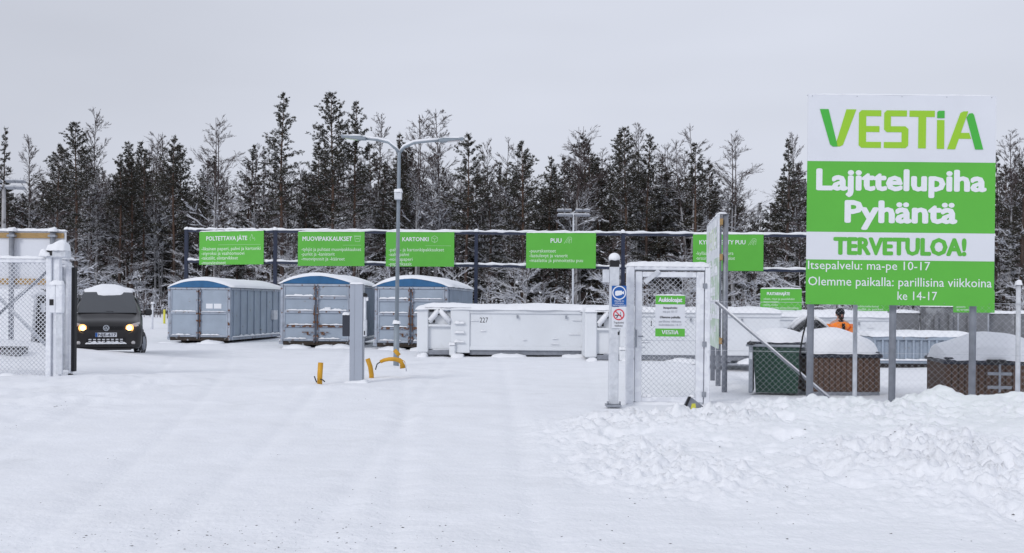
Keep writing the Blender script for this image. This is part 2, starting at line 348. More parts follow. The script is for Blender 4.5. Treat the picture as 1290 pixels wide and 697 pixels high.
def make_ground():
    th = np.concatenate([np.radians(np.linspace(-180, -40, 50, endpoint=False)), np.radians(np.linspace(-40, 40, 660)), np.radians(np.linspace(40, 180, 51)[1:])])
    r = np.concatenate([np.geomspace(.6, 5, 40, endpoint=False), np.geomspace(5, 16, 330, endpoint=False), np.geomspace(16, 60, 150, endpoint=False), np.geomspace(60, 1500, 40)])
    T, Rr = np.meshgrid(th, r); X = np.sin(T)*Rr; Y = np.cos(T)*Rr; Z = ground(X, Y)
    nr, nc = T.shape; V = np.stack([X, Y, Z], -1).reshape(-1, 3)
    i = np.arange(nr-1)[:, None]*nc+np.arange(nc-1)[None]
    Q = np.stack([i, i+nc, i+nc+1, i+1], -1).reshape(-1, 4)
    me = bpy.data.meshes.new('ground'); me.vertices.add(len(V)); me.vertices.foreach_set('co', V.ravel())
    me.loops.add(Q.size); me.loops.foreach_set('vertex_index', Q.ravel()); me.polygons.add(len(Q))
    me.polygons.foreach_set('loop_start', np.arange(len(Q))*4); me.polygons.foreach_set('loop_total', np.full(len(Q), 4))
    me.polygons.foreach_set('use_smooth', np.ones(len(Q), bool)); me.update(); me.validate()
    # flip if the sheet came out facing down
    if me.polygons[len(Q)//2].normal.z < 0: me.flip_normals()
    me.materials.append(M['ground']); o = bpy.data.objects.new('snowy_ground', me); COL.objects.link(o); o['kind'] = 'structure'
make_ground()
# gravel crumbs pressed into the snow
mb = MB(); rs = random.Random(3)
def crumb(x, y, s):
    z = gz(x, y); v = [(x+s*rs.uniform(.6, 1.3)*dx, y+s*rs.uniform(.6, 1.3)*dy, z+s*.35*rs.uniform(.3, 1.2)*dz) for dx, dy, dz in ((1, 0, 0), (0, 1, 0), (-1, 0, 0), (0, -1, 0), (0, 0, .9), (0, 0, -1))]
    mb.add(v, [(0, 1, 4), (1, 2, 4), (2, 3, 4), (3, 0, 4), (1, 0, 5), (2, 1, 5), (3, 2, 5), (0, 3, 5)])
for k in range(430):
    if k < 250: px, py = rs.gauss(330, 210), 697-abs(rs.gauss(0, 36))
    elif k < 330: px, py = rs.uniform(0, 1290), rs.uniform(600, 700)
    else: px, py = rs.gauss(1000, 110), rs.gauss(595, 38)
    if py < 470: continue
    D = 1937/(py-HOR-(px-CX)*ROLL); p = P(px, py, D); crumb(p.x, p.y, rs.choice((.003, .004, .005, .006, .008, .012)))
for px, py, s in ((83, 518, .05), (80, 524, .03), (12, 545, .03), (143, 577, .03), (458, 505, .03), (345, 573, .02), (805, 630, .03), (1003, 568, .05), (1022, 562, .03), (780, 575, .03), (1135, 580, .05), (1278, 650, .03), (995, 622, .03)):
    D = 1937/(py-HOR-(px-CX)*ROLL); p = P(px, py, D)
    for j in range(5): crumb(p.x+rs.uniform(-s, s)*2.5, p.y+rs.uniform(-s, s)*5, s*rs.uniform(.15, .45))
mb.build('gravel_crumbs', 'pebble', None, kind='stuff', label='dark gravel crumbs scattered over the packed snow in the foreground', cat='gravel')

# ------------------------------------------------------------------ VESTIA logo drawn from strokes
def logo(par, x0, x1, z0, z1, y, ma='lime', mb_='leafgreen'):
    sx = (x1-x0)/492; sz = (z1-z0)/118
    def T(p): return [(x0+(a-70)*sx, z1-(b-74)*sz) for a, b in p]
    lime = [[(150, 74), (180, 74), (141, 182), (132, 187), (117, 187)],                                   # V right
            [(188, 84), (196, 76), (210, 76), (210, 190), (196, 190), (188, 182)], [(210, 76), (255, 76), (255, 94), (210, 94)], [(210, 124), (250, 124), (250, 142), (210, 142)], [(210, 172), (255, 172), (255, 190), (210, 190)],
            [(272, 76), (332, 76), (332, 94), (284, 94), (284, 76.5)], [(272, 76), (284, 76.2), (284, 142), (272, 142), (264, 134), (264, 84)], [(284, 124), (328, 124), (328, 142), (284, 142)],
            [(317, 142), (317, 124), (328, 124), (337, 132), (337, 182), (329, 190), (317, 190)], [(264, 172), (317, 172), (317, 190), (264, 190)],
            [(340, 76), (416, 76), (416, 95), (340, 95)], [(367, 95), (390, 95), (390, 190), (367, 190)],
            [(423, 104), (445, 104), (445, 191), (423, 191)],
            [(493, 82), (502, 77), (516, 77), (478, 192), (454, 192)], [(484, 142), (520, 142), (526, 160), (478, 160)]]
    dark = [[(70, 74), (96, 74), (122, 176), (124, 187), (110, 187), (102, 181)], [(423, 80), (428, 76), (445, 76), (445, 98), (423, 98)],
            [(518, 84), (528, 82), (533, 87), (562, 192), (538, 192), (511, 96)]]
    icon(par, [T(p)[::-1] for p in lime], y, ma, 'logo'); icon(par, [T(p)[::-1] for p in dark], y-.004, mb_, 'logo')

# ------------------------------------------------------------------ the big welcome sign
SD = 14.2; base = P(1132, 388, SD); bz0 = gz(base.x, SD)
sg = thing('welcome_sign', 'big green and white Vestia welcome sign on three steel posts behind the snow bank', 'sign', (base.x, SD, 0)); sg.rotation_euler = (0, .005, R(-1.0))
K = SD/F
def bxx(px): return (px-1132.5)*K
def bzz(py): return CH-(py-388)*K+.02
for nm, a, b, m, pr in (('white_panel', 122.5, 206.5, 'signwhite', 0), ('green_panel', 206.5, 295.5, 'green', .0), ('white_panel', 295.5, 330.5, 'signwhite', 0), ('green_panel', 330.5, 387, 'green', 0)):
    bx(nm, m, sg, bxx(1015), bxx(1250), -.02, .0, bzz(b)+.001, bzz(a), .0)
bx('backing_board', 'greyside', sg, bxx(1016), bxx(1249), .0015, .025, bzz(386), bzz(123.5))
for py in (140, 250, 370): bx('batten', 'wood', sg, bxx(1018), bxx(1247), .027, .075, bzz(py)-.05, bzz(py)+.05)
for px, by in ((1025, 508), (1129, 527), (1230, 522)):
    x = bxx(px); wx = base.x+x
    tb('post', 'galvdark', sg, [(x, .135, -.5), (x, .135, bzz(140))], .049, 14)
logo(sg, bxx(1029.5), bxx(1234), bzz(190), bzz(141), -.0205)
lettering('Lajittelupiha', sg, bxx(1026), bxx(1239), bzz(242.5), bzz(216.5), -.0205, 'letter', .058)
lettering('Pyhäntä', sg, bxx(1062), bxx(1203), bzz(283), bzz(256), -.0205, 'letter', .058)
lettering('TERVETULOA!', sg, bxx(1048.5), bxx(1215), bzz(323.5), bzz(302.5), -.0205, 'green', .06)
lettering('Itsepalvelu: ma-pe 10-17', sg, bxx(1017), bxx(1170), bzz(342.5), bzz(332), -.0205, 'letter', .005)
lettering('Olemme paikalla: parillisina viikkoina', sg, bxx(1017.5), bxx(1247), bzz(363), bzz(352), -.0205, 'letter', .005)
lettering('ke 14-17', sg, bxx(1129.5), bxx(1179), bzz(380), bzz(369.5), -.0205, 'letter', .005)
mbs = MB()
for i in range(5):
    for (py) in (124.5, 384): mbs.cyl((bxx(1020+i*56), -.0225, bzz(py)), .006, -.003, 'y', 6)
mbs.build('screws', 'galv', sg)
snowcap(sg, bxx(1015), bxx(1250), -.02, .07, bzz(122.5), .018, 5, 30, 4)

# the second big sign, standing sideways behind the fence
n0, n1 = Vector((3.735, 17.9, 0)), Vector((4.09, 20.8, 0)); d = (n0-n1); ang = math.atan2(d.y, d.x)
s2 = thing('edge_on_sign', 'tall white and green information board seen nearly edge-on right of the walk-in gate', 'sign', (n1.x, n1.y, 0), ang)
L = d.length   # local x runs from the far edge to the near edge, -y faces left towards the drive
ZT, ZB = 3.22, .78
for nm, a, b, m in (('white_panel', ZT-.78, ZT, 'frostw'), ('green_panel', ZT-1.55, ZT-.78, 'frostgreen'), ('white_panel', ZT-1.9, ZT-1.55, 'frostw'), ('green_panel', ZB, ZT-1.9, 'frostgreen')):
    bx(nm, m, s2, 0, L, -.02, 0, a+.001, b)
logo(s2, .3, L-.3, ZT-.6, ZT-.18, -.0205, 'frostlime', 'frostgreen')
lettering('Lajittelupiha', s2, .15, L-.15, ZT-1.1, ZT-.86, -.0205, 'letter', .04); lettering('Pyhäntä', s2, .6, L-.6, ZT-1.47, ZT-1.23, -.0205, 'letter', .04)
lettering('TERVETULOA!', s2, .35, L-.35, ZT-1.82, ZT-1.63, -.0205, 'frostgreen', .04)
for z in (ZT-.14, ZT-.78, ZB+.14): bx('batten', 'wood', s2, .0, L-.002, .003, .06, z-.055, z+.055)
for x, r in ((.12, .05), (L*.5, .05), (L-.1, .05)):
    tb('post', 'galvdark' if r else '', s2, [(x, .115, -.3), (x, .115, ZT-.01)], r, 12)
snowcap(s2, 0, L, -.03, .14, ZT, .06, 6, 20, 4)
mbs = MB(); rr = random.Random(4)
for k in range(26):
    x = rr.uniform(.1, L-.5); z = rr.uniform(ZB+.1, ZT-.1); wd = rr.uniform(.2, .5); mbs.box(x, x+wd, -.027, -.0245, z, z+rr.uniform(.05, .14), 0)
mbs.build('drifted_snow', 'snow', s2)

# ------------------------------------------------------------------ green sorting signs on the navy rail frame
posts = [(235, 45.4), (347, 44.0), (600, 43.2), (785, 42.6), (1023, 41.8), (1250, 41.2)]
fr = thing('sign_frame', 'long navy steel rail frame carrying the green sorting signs, topped with snow', 'frame', (0, 0, 0))
def railz(top, px): return (291.6-(235-px)*.0) if top else 329
TOPZ = lambda px, D: P(px, 291+(px-235)/775*6.5, D).z
LOWZ = lambda px, D: P(px, 329.5+(px-235)/775*12.0, D).z
def railp(px):
    for (a, da), (b, db) in zip(posts[:-1], posts[1:]):
        if px <= b: break
    pa, pb = P(a, 300, da), P(b, 300, db)
    t = (px-CX)/F  # intersect ray with segment
    den = (pb.x-pa.x)-t*(pb.y-pa.y); s = (t*pa.y-pa.x)/den
    return Vector((pa.x+(pb.x-pa.x)*s, pa.y+(pb.y-pa.y)*s, 0))
for i, (px, D) in enumerate(posts):
    p = P(px, 300, D); bx('post', 'navy', fr, p.x-.075, p.x+.075, D-.075, D+.075, -.3, TOPZ(px, D)+.06)
    MB().cap(p.x-.11, p.x+.11, D-.11, D+.11, TOPZ(px, D)+.06, .13, i, 8, 8, p=3).build('snow_cap', 'snow', fr)
for i, ((a, da), (b, db)) in enumerate(zip(posts[:-1], posts[1:])):
    pa, pb = P(a, 300, da), P(b, 300, db)
    for j, f in enumerate((TOPZ, LOWZ)):
        A = Vector((pa.x+.08, pa.y, f(a, da))); B = Vector((pb.x-.08, pb.y, f(b, db)))
        mbr = MB(); mbr.tube([A, B], .075, 4, smooth=False); mbr.build('rail', 'navy', fr)
        mm = MB(); n = 40
        pts = [A.lerp(B, k/n)+Vector((0, .0, .085+.015*math.sin(k*1.3+i))) for k in range(n+1)]
        mm.tube(pts, [.062+.015*math.sin(k*.7+i*2+j)+.010*math.sin(k*2.1) for k in range(n+1)], 8); mm.build('rail_snow', 'snow', fr)
def flame(s):
    return stroke([(-.10*s, -.12*s), (-.13*s, -.02*s), (-.06*s, .08*s), (-.04*s, .16*s)], .02)+stroke([(-.04*s, .16*s), (.01*s, .08*s), (.0, -.02*s), (.05*s, -.05*s), (.08*s, .02*s), (.13*s, -.06*s), (.11*s, -.12*s)], .02)
def tub(s): return stroke([(-.13*s, .10*s), (-.10*s, -.12*s), (.10*s, -.12*s), (.13*s, .10*s), (-.13*s, .10*s)], .02)+stroke([(-.16*s, .12*s), (.16*s, .12*s)], .02)+stroke([(-.06*s, 0), (.06*s, 0)], .03)
def hexbox(s):
    h = [(.15*s*math.sin(k*math.pi/3), .15*s*math.cos(k*math.pi/3)) for k in range(7)]
    return stroke(h, .02)+stroke([(0, 0), h[1]], .02)+stroke([(0, 0), h[5]], .02)+stroke([(0, 0), h[3]], .02)
def planks(s): return stroke([(-.16*s, -.12*s), (-.05*s, .05*s), (.02*s, .15*s), (.12*s, .15*s), (.16*s, .10*s), (.14*s, -.1*s)], .02)+stroke([(-.08*s, -.1*s), (.04*s, .1*s)], .02)+stroke([(-.0*s, -.1*s), (.06*s, .04*s)], .02)+stroke([(.06*s, -.12*s), (.08*s, .08*s), (.15*s, .02*s)], .02)
def sortsign(x0, x1, yt, yb, title, tx0, tx1, lines, icx, ic, label, rule=None, title_y=(297.5, 304.5), ly0=311.5, lp=6.0, scale=1.0):
    xm = (x0+x1)/2; c = railp(xm); ca, cb = railp(x0), railp(x1); D = c.y-.17; k = D/F; yo = P(xm, yt, D).z
    t = thing('sorting_sign', label, 'sign', (P(xm, 300, D).x, D, 0), math.atan2(cb.y-ca.y, cb.x-ca.x), 'green sorting signs on the long frame')
    kx = (cb-ca).length/(x1-x0); X = lambda px: (px-xm)*kx
    Z = lambda py: yo-(py-yt)*k
    bx('board', 'green', t, X(x0), X(x1), -.015, .015, Z(yb), Z(yt), .003)
    snowcap(t, X(x0), X(x1), -.03, .06, Z(yt), .055, int(xm), 26, 4)
    for px in (x0+8, x1-8): bx('bracket', 'galv', t, X(px)-.03, X(px)+.03, .016, .04, Z(yb)+.1, Z(yt)-.05)
    lettering(title, t, X(tx0), X(tx1), Z(title_y[1]), Z(title_y[0]), -.0155, 'letter', .022, 'title')
    for i, (tt, a, b) in enumerate(lines):
        lettering(tt, t, X(a), X(b), Z(ly0+i*lp+4.3), Z(ly0+i*lp), -.0155, 'letterpale', .012)
    if rule: bx('rule_line', 'iconpale', t, X(rule[0]), X(rule[1]), -.019, -.0152, Z(rule[2])-.006, Z(rule[2])+.006)
    icon(t, [[(a+X(icx), b+Z((title_y[0]+title_y[1])/2)) for a, b in q] for q in ic(scale)], -.0155, 'iconpale')
    return t
sortsign(251, 331.7, 291.5, 333.5, 'POLTETTAVA JÄTE', 260, 311.5, [('-likainen paperi, pahvi ja kartonki', 254, 328), ('-styroksi ja vaahtomuovi', 254, 308), ('-tekstiilit, elintarvikkeet', 254, 300), ('-muoviesineet', 254, 285)], 318, flame, 'leftmost green sign on the navy frame, headed POLTETTAVA JATE with a flame mark', (275, 328, 308.5), (297.6, 302.8), 311, 5.9)
sortsign(375.5, 459, 292, 335.3, 'MUOVIPAKKAUKSET', 381.3, 443.5, [('-tyhjät ja puhtaat muovipakkaukset', 380, 455), ('-purkit ja -kanisterit', 380, 422), ('-muovipussit ja -kääreet', 380, 434.5)], 450.3, tub, 'green sign headed MUOVIPAKKAUKSET above the middle blue-roofed container', (432, 455, 309), (298.2, 303.6), 312, 6)
sortsign(486.3, 572, 292.4, 336, 'KARTONKI', 507, 540, [('-pahvi- ja kartonkipakkaukset', 490, 559.5), ('-aaltopahvi', 490, 515.5), ('-voimapaperi', 490, 520), ('-paperikassit', 490, 519)], 547.5, hexbox, 'green sign headed KARTONKI crossed by the twin-arm lamp pole', (536, 568, 309.8), (299, 304), 312.5, 6)
sortsign(663, 750.5, 293.5, 338.2, 'PUU', 693.7, 707.5, [('-puurakenteet', 667, 700.5), ('-lastulevyt ja vanerit', 667, 715.5), ('-maalattu ja pinnoitettu puu', 667, 734.5)], 715.5, planks, 'green sign headed PUU between the lamp pole and the walk-in gate', None, (300.5, 306), 314, 6)
sortsign(873, 961.5, 295.3, 341.5, 'KYLLÄSTETTY PUU', 881, 939, [('-kyllästetty puutavara', 877, 924), ('-terassirakenteet, laudoitukset', 877, 926)], 947.5, planks, 'green sign headed KYLLASTETTY PUU half hidden by the edge-on board', None, (302.8, 308), 317, 6.2)
# the three lower signs on their own stakes
def smallsign(x0, x1, yt, yb, title, tx0, tx1, lines, D, label):
    xm = (x0+x1)/2; t = thing('small_sorting_sign', label, 'sign', (P(xm, yt, D).x, D, 0), 0, 'small low green signs at the back'); k = D/F; yo = P(xm, yt, D).z
    X = lambda px: (px-xm)*k
    Z = lambda py: yo-(py-yt)*k
    bx('board', 'green', t, X(x0), X(x1), -.012, .012, Z(yb), Z(yt), .003); snowcap(t, X(x0), X(x1), -.03, .04, Z(yt), .04, int(xm), 20, 4)
    for px in (x0+7, x1-7): tb('post', 'galv', t, [(X(px), .045, -.5), (X(px), .045, Z(yt)-.03)], .03, 8)
    lettering(title, t, X(tx0), X(tx1), Z(yt+8), Z(yt+4.4), -.0125, 'letter', .04, 'title')
    for i, (tt, a, b) in enumerate(lines): lettering(tt, t, X(a), X(b), Z(yt+14+i*3.7), Z(yt+11.3+i*3.7), -.0125, 'letterpale', .012)
    return t
smallsign(958, 1010, 364, 390.5, 'PUUTARHAJÄTE', 966, 995, [('-oksat, risut ja puunlehdet', 961, 1001), ('-haravointijäte', 961, 981), ('-naatit, ruoho', 961, 980), ('-ei kiviä eikä maa-ainesta lasiruukkuja', 961, 1006)], 33, 'small green sign headed PUUTARHAJATE left of the big welcome sign')
smallsign(1076, 1127, 366, 392, 'METALLI', 1088, 1112, [('-rauta ja teräs', 1079, 1100), ('-alumiini ja kupari', 1079, 1104), ('-kodinkoneiden kuoret', 1079, 1107), ('-pellit ja putket', 1079, 1113)], 33, 'small green sign peeping out under the middle of the big welcome sign')
smallsign(1201, 1253, 366.5, 394, 'KIVI', 1220, 1234, [('-tiili ja betoni', 1204, 1225), ('-laatat', 1204, 1214), ('-posliini', 1204, 1216), ('-ei eristeitä', 1204, 1225)], 33, 'small green sign showing past the lower right corner of the big sign')

# ------------------------------------------------------------------ chain link
def chain(mb, x0, x1, z0, z1, pitch=.055, r=.0028, y=0, n=3):
    H = z1-z0; W = x1-x0; step = pitch*math.sqrt(2)*1.0
    k = -H
    while k < W:
        for s in (1, -1):
            a, b = (k, k+H) if s > 0 else (k+H, k)     # x at bottom, x at top
            lo, hi = 0.0, 1.0; dx = b-a
            for lim in (0, W):
                t = (lim-a)/dx
                if (lim == 0) == (dx > 0): lo = max(lo, t)
                else: hi = min(hi, t)
            if hi-lo > .01:
                mb.tube([(x0+a+dx*lo, y+s*r, z0+H*lo), (x0+a+dx*hi, y+s*r, z0+H*hi)], r, n, cap=False)
        k += step
    return mb

# ------------------------------------------------------------------ fence on the right with its diagonal brace
fA, fB = P(894, 500, 15.75), P(1283, 500, 14.75); fdir = (fB-fA); fdir.z = 0; fl = fdir.length; fa = math.atan2(fdir.y, fdir.x)
fe = thing('chain_link_fence', 'frosted chain link fence running right from the walk-in gate behind the welcome sign', 'fence', (fA.x, fA.y, 0), fa)
FL = fl+3.0
chain(MB(), .05, FL, -.1, 1.62, .066, .0011).build('wire_mesh', 'frost', fe, kind='stuff')
for z in (1.62, .85, .03): tb('tension_wire', 'frost', fe, [(0, .008, z), (FL, .008, z)], .004, 4)
for x, h in ((fl*.487, 1.8), (fl, 1.9), (FL, 1.9)):
    tb('post', 'frost', fe, [(x, .045, -.3), (x, .045, h)], .034, 10)
    MB().cap(x-.05, x+.05, -.005, .095, h, .07, 3, 6, 6, p=3).build('snow_cap', 'snow', fe)
a = Vector((.08, .05, 1.62)); b = Vector((1.83, .05, .12))
tb('brace', 'galvdark', fe, [a, b], .022, 10); tb('brace_snow', 'snow', fe, [a+Vector((.0, -.005, .022)), a.lerp(b, .35)+Vector((0, -.005, .026)), a.lerp(b, .6)+Vector((0, -.005, .02)), b+Vector((0, 0, .026))], [.014, .02, .012, .02], 6)
# black cable hanging by the sign's left post
cp = [P(1021, 386, 14.55), P(1017, 400, 14.6), P(1011, 425, 14.62), P(1007, 448, 14.62), P(1008, 470, 14.6), P(1016, 490, 14.55), P(1024, 510, 14.5)]
tagp(tb('cable', 'black', None, cp, .012, 6), 'thin black cable hanging by the left post of the big welcome sign', 'cable')

# ------------------------------------------------------------------ walk-in gate
GD = 15.7; gk = GD/F; gp = P(840, 400, GD)
g = thing('walk_in_gate', 'white framed walk-in gate with frosted wire mesh and an opening hours notice', 'gate', (gp.x, GD, 0)); g.rotation_euler = (0, .003, 0)
X = lambda px: (px-840)*gk
Z = lambda py: CH-(py-HOR-(840-CX)*ROLL)*gk
def gbox(name, m, x0, x1, y0, y1, za, zb, par=g, b=.008): return bx(name, m, par, X(x0), X(x1), y0, y1, Z(zb), Z(za), b)
gbox('gate_post', 'frostw', 788.5, 798, -.07, .07, 336, 509); gbox('gate_post', 'frostw', 887, 893.5, -.07, .07, 336, 509)
gbox('top_beam', 'frostw', 798.2, 886.8, -.07, .07, 335.5, 340.5)
gbox('shadow_gap', 'galvdark', 798.4, 886.6, -.03, .05, 340.7, 341.6, b=0)
lf = gbox('leaf_frame', 'frostw', 799.5, 808, -.045, .045, 342.5, 506.5)
gbox('leaf_stile', 'frostw', 876.5, 885.8, -.045, .045, 342.5, 506.5)
gbox('leaf_rail', 'frostw', 808.2, 876.3, -.043, .043, 342.8, 349.5); gbox('leaf_rail', 'frostw', 808.2, 876.3, -.043, .043, 500, 506.3)
m_ = gbox('middle_rail', 'frost', 808.2, 876.3, .0, .02, 428.6, 429.6, b=0)
chain(MB(), X(808), X(876.5), Z(500), Z(349.5), .058, .0034).build('wire_mesh', 'frost', g, kind='stuff')
gbox('threshold', 'frost', 808, 884, -.05, .12, 507.5, 511)
for py in (433, 496, 360): gbox('hinge', 'galv', 883.5, 888.8, -.085, -.072, py-3.2, py+3.2, b=.002)
gbox('latch', 'galv', 798.6, 801.6, -.075, -.047, 416, 438, b=.003); tb('handle', 'galv', g, [(X(803), -.1, Z(424)), (X(809), -.1, Z(424))], .012, 8)
MB().box(X(808), X(832), -.065, -.05, Z(352), Z(346), 0, .004, Matrix.Rotation(R(-40), 3, 'Y')).build('closer_arm', 'frost', g)
snowcap(g, X(788), X(894), -.08, .09, Z(336), .075, 9, 40, 6, p=9, amp=.1)
snowcap(g, X(790), X(884), -.09, .2, Z(510), .05, 10, 20, 6)
for px in (812, 818, 872): snowcap(g, X(px-3), X(px+3), -.05, .03, Z(500), .02+.01*(px % 3), px, 6, 5)
# notice on the gate
nb = bx('notice_board', 'signwhite', g, X(824.5), X(861.8), -.066, -.056, Z(424), Z(372.5), .001)
def sub(n, m, x0, x1, za, zb): return bx(n, m, nb, X(x0), X(x1), -.0695, -.0665, Z(zb), Z(za))
sub('green_header', 'green', 824.6, 861.7, 372.6, 383.5); sub('green_footer', 'green', 824.6, 861.7, 414, 423.9)
lettering('Aukioloajat', nb, X(828), X(858), Z(380.5), Z(375), -.0705, 'letter', .05)
lettering('Itsepalvelu:', nb, X(834.5), X(852), Z(389), Z(386.5), -.0665, 'blackprint', .03)
lettering('ma-pe 10-17', nb, X(834), X(852), Z(394), Z(391.3), -.0665, 'greytext', .0)
lettering('Olemme paikalla:', nb, X(830), X(856), Z(401), Z(398.3), -.0665, 'blackprint', .03)
lettering('parillisina viikkoina', nb, X(829), X(857), Z(406.3), Z(403.6), -.0665, 'greytext', .0)
lettering('keskiviikkoisin 14-17', nb, X(829), X(857.5), Z(410.6), Z(408), -.0665, 'greytext', .0)
logo(nb, X(832.5), X(853.5), Z(421), Z(416), -.0705, 'letter', 'letter')
snowcap(nb, X(824), X(862), -.07, -.03, Z(372.5), .02, 3, 16, 4)

# ------------------------------------------------------------------ post with the camera and no-smoking signs
PD = 15.2; pk = PD/F; pp = P(773, 420, PD)
q = thing('signal_post', 'slim grey gate post with a black collar and a ball of snow on top', 'post', (pp.x, PD, 0)); q.rotation_euler = (0, .002, 0)
X2 = lambda px: (px-773)*pk
Z2 = lambda py: CH-(py-HOR-(773-CX)*ROLL)*pk
bx('shaft', 'frost', q, X2(767.2), X2(779), -.06, .08, Z2(509), Z2(336.5), .008); bx('collar', 'black', q, X2(767.4), X2(778.8), -.058, .078, Z2(336.3), Z2(328), .004)
bx('base_plate', 'galv', q, X2(763.5), X2(782.5), -.13, .13, Z2(512), Z2(509.2), .003)
for a_, b_ in ((765.5, -.1), (780.6, -.1)): MB().cyl((X2(a_), b_, Z2(509.2)), .016, .05, 'z', 6).build('bolt', 'galvdark', q)
bm = MB(); ico = bmesh.new(); bmesh.ops.create_icosphere(ico, subdivisions=3, radius=.088)
bm.add([(v.co.x, v.co.y+.01, Z2(325)+v.co.z*(.9 if v.co.z > 0 else .8)) for v in ico.verts], [[v.index for v in f.verts] for f in ico.faces], 0, True); ico.free(); bm.build('snow_ball', 'snow', q)
bx('junction_box', 'frost', q, X2(758.5), X2(767), -.03, .06, Z2(356), Z2(340), .006)
bx('card_reader', 'blackp', q, X2(777.5), X2(779.6), -.064, -.061, Z2(422), Z2(418))
cs_ = thing('camera_notice', 'blue camera surveillance sign on the slim grey gate post', 'sign', (pp.x, PD-.075, 0))
bx('plate', 'blue', cs_, X2(769.8), X2(788.2), -.004, .004, Z2(386.3), Z2(360.2), .001)
icon(cs_, ringpolys(X2(779), Z2(369), .098, .016, 24), -.0042, 'letter', 'ring', .002)
icon(cs_, [[(X2(773.8), Z2(372)), (X2(773.8), Z2(367.6)), (X2(776), Z2(366.4)), (X2(782.5), Z2(366.4)), (X2(782.5), Z2(371.4)), (X2(776), Z2(373))], [(X2(782.5), Z2(368)), (X2(785), Z2(366.8)), (X2(785), Z2(371)), (X2(782.5), Z2(370))]], -.0042, 'letter', 'camera_symbol', .002)
lettering('Alueella on', cs_, X2(773), X2(785), Z2(380.2), Z2(378), -.0042, 'letter', .01); lettering('tallentava', cs_, X2(773.5), X2(784.5), Z2(382.8), Z2(380.9), -.0042, 'letter', .01); lettering('kameravalvonta', cs_, X2(771), X2(787), Z2(385.4), Z2(383.4), -.0042, 'letter', .01)
ns = thing('no_smoking_sign', 'white no-smoking sign with a red ring below the blue camera sign', 'sign', (pp.x, PD-.075, 0))
bx('plate', 'signwhite', ns, X2(769.8), X2(787.4), -.004, .004, Z2(413.5), Z2(386.9), .001)
cx_, cz_ = X2(778.6), Z2(396.3)
icon(ns, ringpolys(cx_, cz_, .078, .017, 24)+stroke([(cx_-.048, cz_+.048), (cx_+.048, cz_-.048)], .015), -.0062, 'red', 'prohibition_ring', .002)
icon(ns, stroke([(cx_-.05, cz_-.012), (cx_+.01, cz_-.012)], .016)+stroke([(cx_+.02, cz_-.012), (cx_+.03, cz_-.012)], .016)+stroke([(cx_-.02, cz_-.03), (cx_-.03, cz_-.045)], .014)+stroke([(cx_+.03, cz_+.005), (cx_+.024, cz_+.02), (cx_+.03, cz_+.035)], .006), -.0042, 'blackprint', 'cigarette_symbol', .002)
lettering('Tupakointi', ns, X2(772.3), X2(785), Z2(407.5), Z2(405.2), -.0042, 'blackprint', .0); lettering('kielletty', ns, X2(773.8), X2(783.6), Z2(411.4), Z2(409), -.0042, 'blackprint', .0)

# ------------------------------------------------------------------ grey gate column with letterbox
CD = 19.2; ck = CD/F; cp_ = P(450, 420, CD)
c = thing('gate_column', 'square pale grey steel gate column standing in the middle of the drive', 'post', (cp_.x, CD, 0), R(0)); c.rotation_euler = (0, .0, R(0))
x0, x1 = -.145, .10
zt = P(450, 358, CD).z
MB().prism([(x0, -.2), (x1, -.2), (x1, zt), (x0, zt)], 0, .22).build('shaft', 'grey', c)
bx('side_cover', 'greyside', c, x1, x1+.012, .01, .21, -.1, zt-.02, .003)
bx('seam', 'galvdark', c, -.055, -.052, -.003, 0, 0, zt)
z = lambda py: P(450, py, CD).z
# gate catcher hardware on the right face, facing the drive
bx('catch_plate', 'frostw', c, x1+.013, x1+.05, .02, .16, z(405), z(372), .004); bx('catch_roller', 'black', c, x1+.013, x1+.055, .0, .05, z(374), z(369), .003); bx('catch_roller', 'black', c, x1+.06, x1+.085, .0, .05, z(374), z(370), .003)
bx('catch_hook', 'frostw', c, x1+.013, x1+.10, .03, .07, z(379), z(374), .003); bx('lock_case', 'frost', c, x1+.013, x1+.07, .0, .14, z(424), z(403), .006); bx('keyhole', 'black', c, x1+.03, x1+.05, -.004, -.0, z(422), z(417))
lb = bx('letterbox', 'charcoal', c, x0-.15, x0-.002, .03, .3, z(424), z(397), .01); snowcap(lb, x0-.16, x0-.001, .02, .31, z(397), .05, 3, 8, 8)
snowcap(c, x0-.01, x1+.02, -.01, .23, zt, .035, 4, 8, 8)
snowcap(c, x0-.1, x1+.13, -.12, .3, gz(cp_.x, CD)-.02, .07, 14, 10, 8)

# yellow cable ducts sticking out of the snow
def duct(pts, r, label, extra=None, caps=True):
    o = tb('cable_duct', 'yellow', None, pts, r, 10); tagp(o, label, 'cable duct', 'yellow cable ducts in the snow')
    if extra: tb('cable', 'black', o, extra, .012, 6)
    return o
D = 18.9; duct([P(402.5, 490, D), P(403, 472, D), P(404, 457, D)], .05, 'short upright yellow cable duct left of the grey gate column', [P(404, 478, D-.05), P(407, 479, D-.1), P(409, 481, D-.12)])
tb('cable', 'blackp', None, [P(399, 482, 18.8), P(397, 477, 18.8), P(396, 474, 18.8)], .012, 6, label='loose dark cable end beside the short yellow duct', cat='cable')
D = 20.6; duct([P(468, 480, D), P(468, 472, D), P(466.5, 462, D), P(463, 452, D)], .05, 'bent yellow cable duct leaning on the right of the grey gate column')
D = 20.9; arc = [P(479, 456, D), P(484, 453.8, D), P(490, 452.6, D), P(497, 452.6, D), P(503, 454, D), P(507, 457, D), P(508, 464, D)]
duct(arc, [.035, .04, .042, .045, .05, .06, .07], 'arched yellow cable duct with loose wires at the foot of the lamp pole', [P(479, 456, D), P(475, 459, D), P(473, 466, D)])
tb('wire', 'signwhite', None, [P(508, 455, D-.1), P(511, 460, D-.1), P(512, 468, D-.1)], .012, 6, label='pale loose wire at the right end of the arched duct', cat='wire')
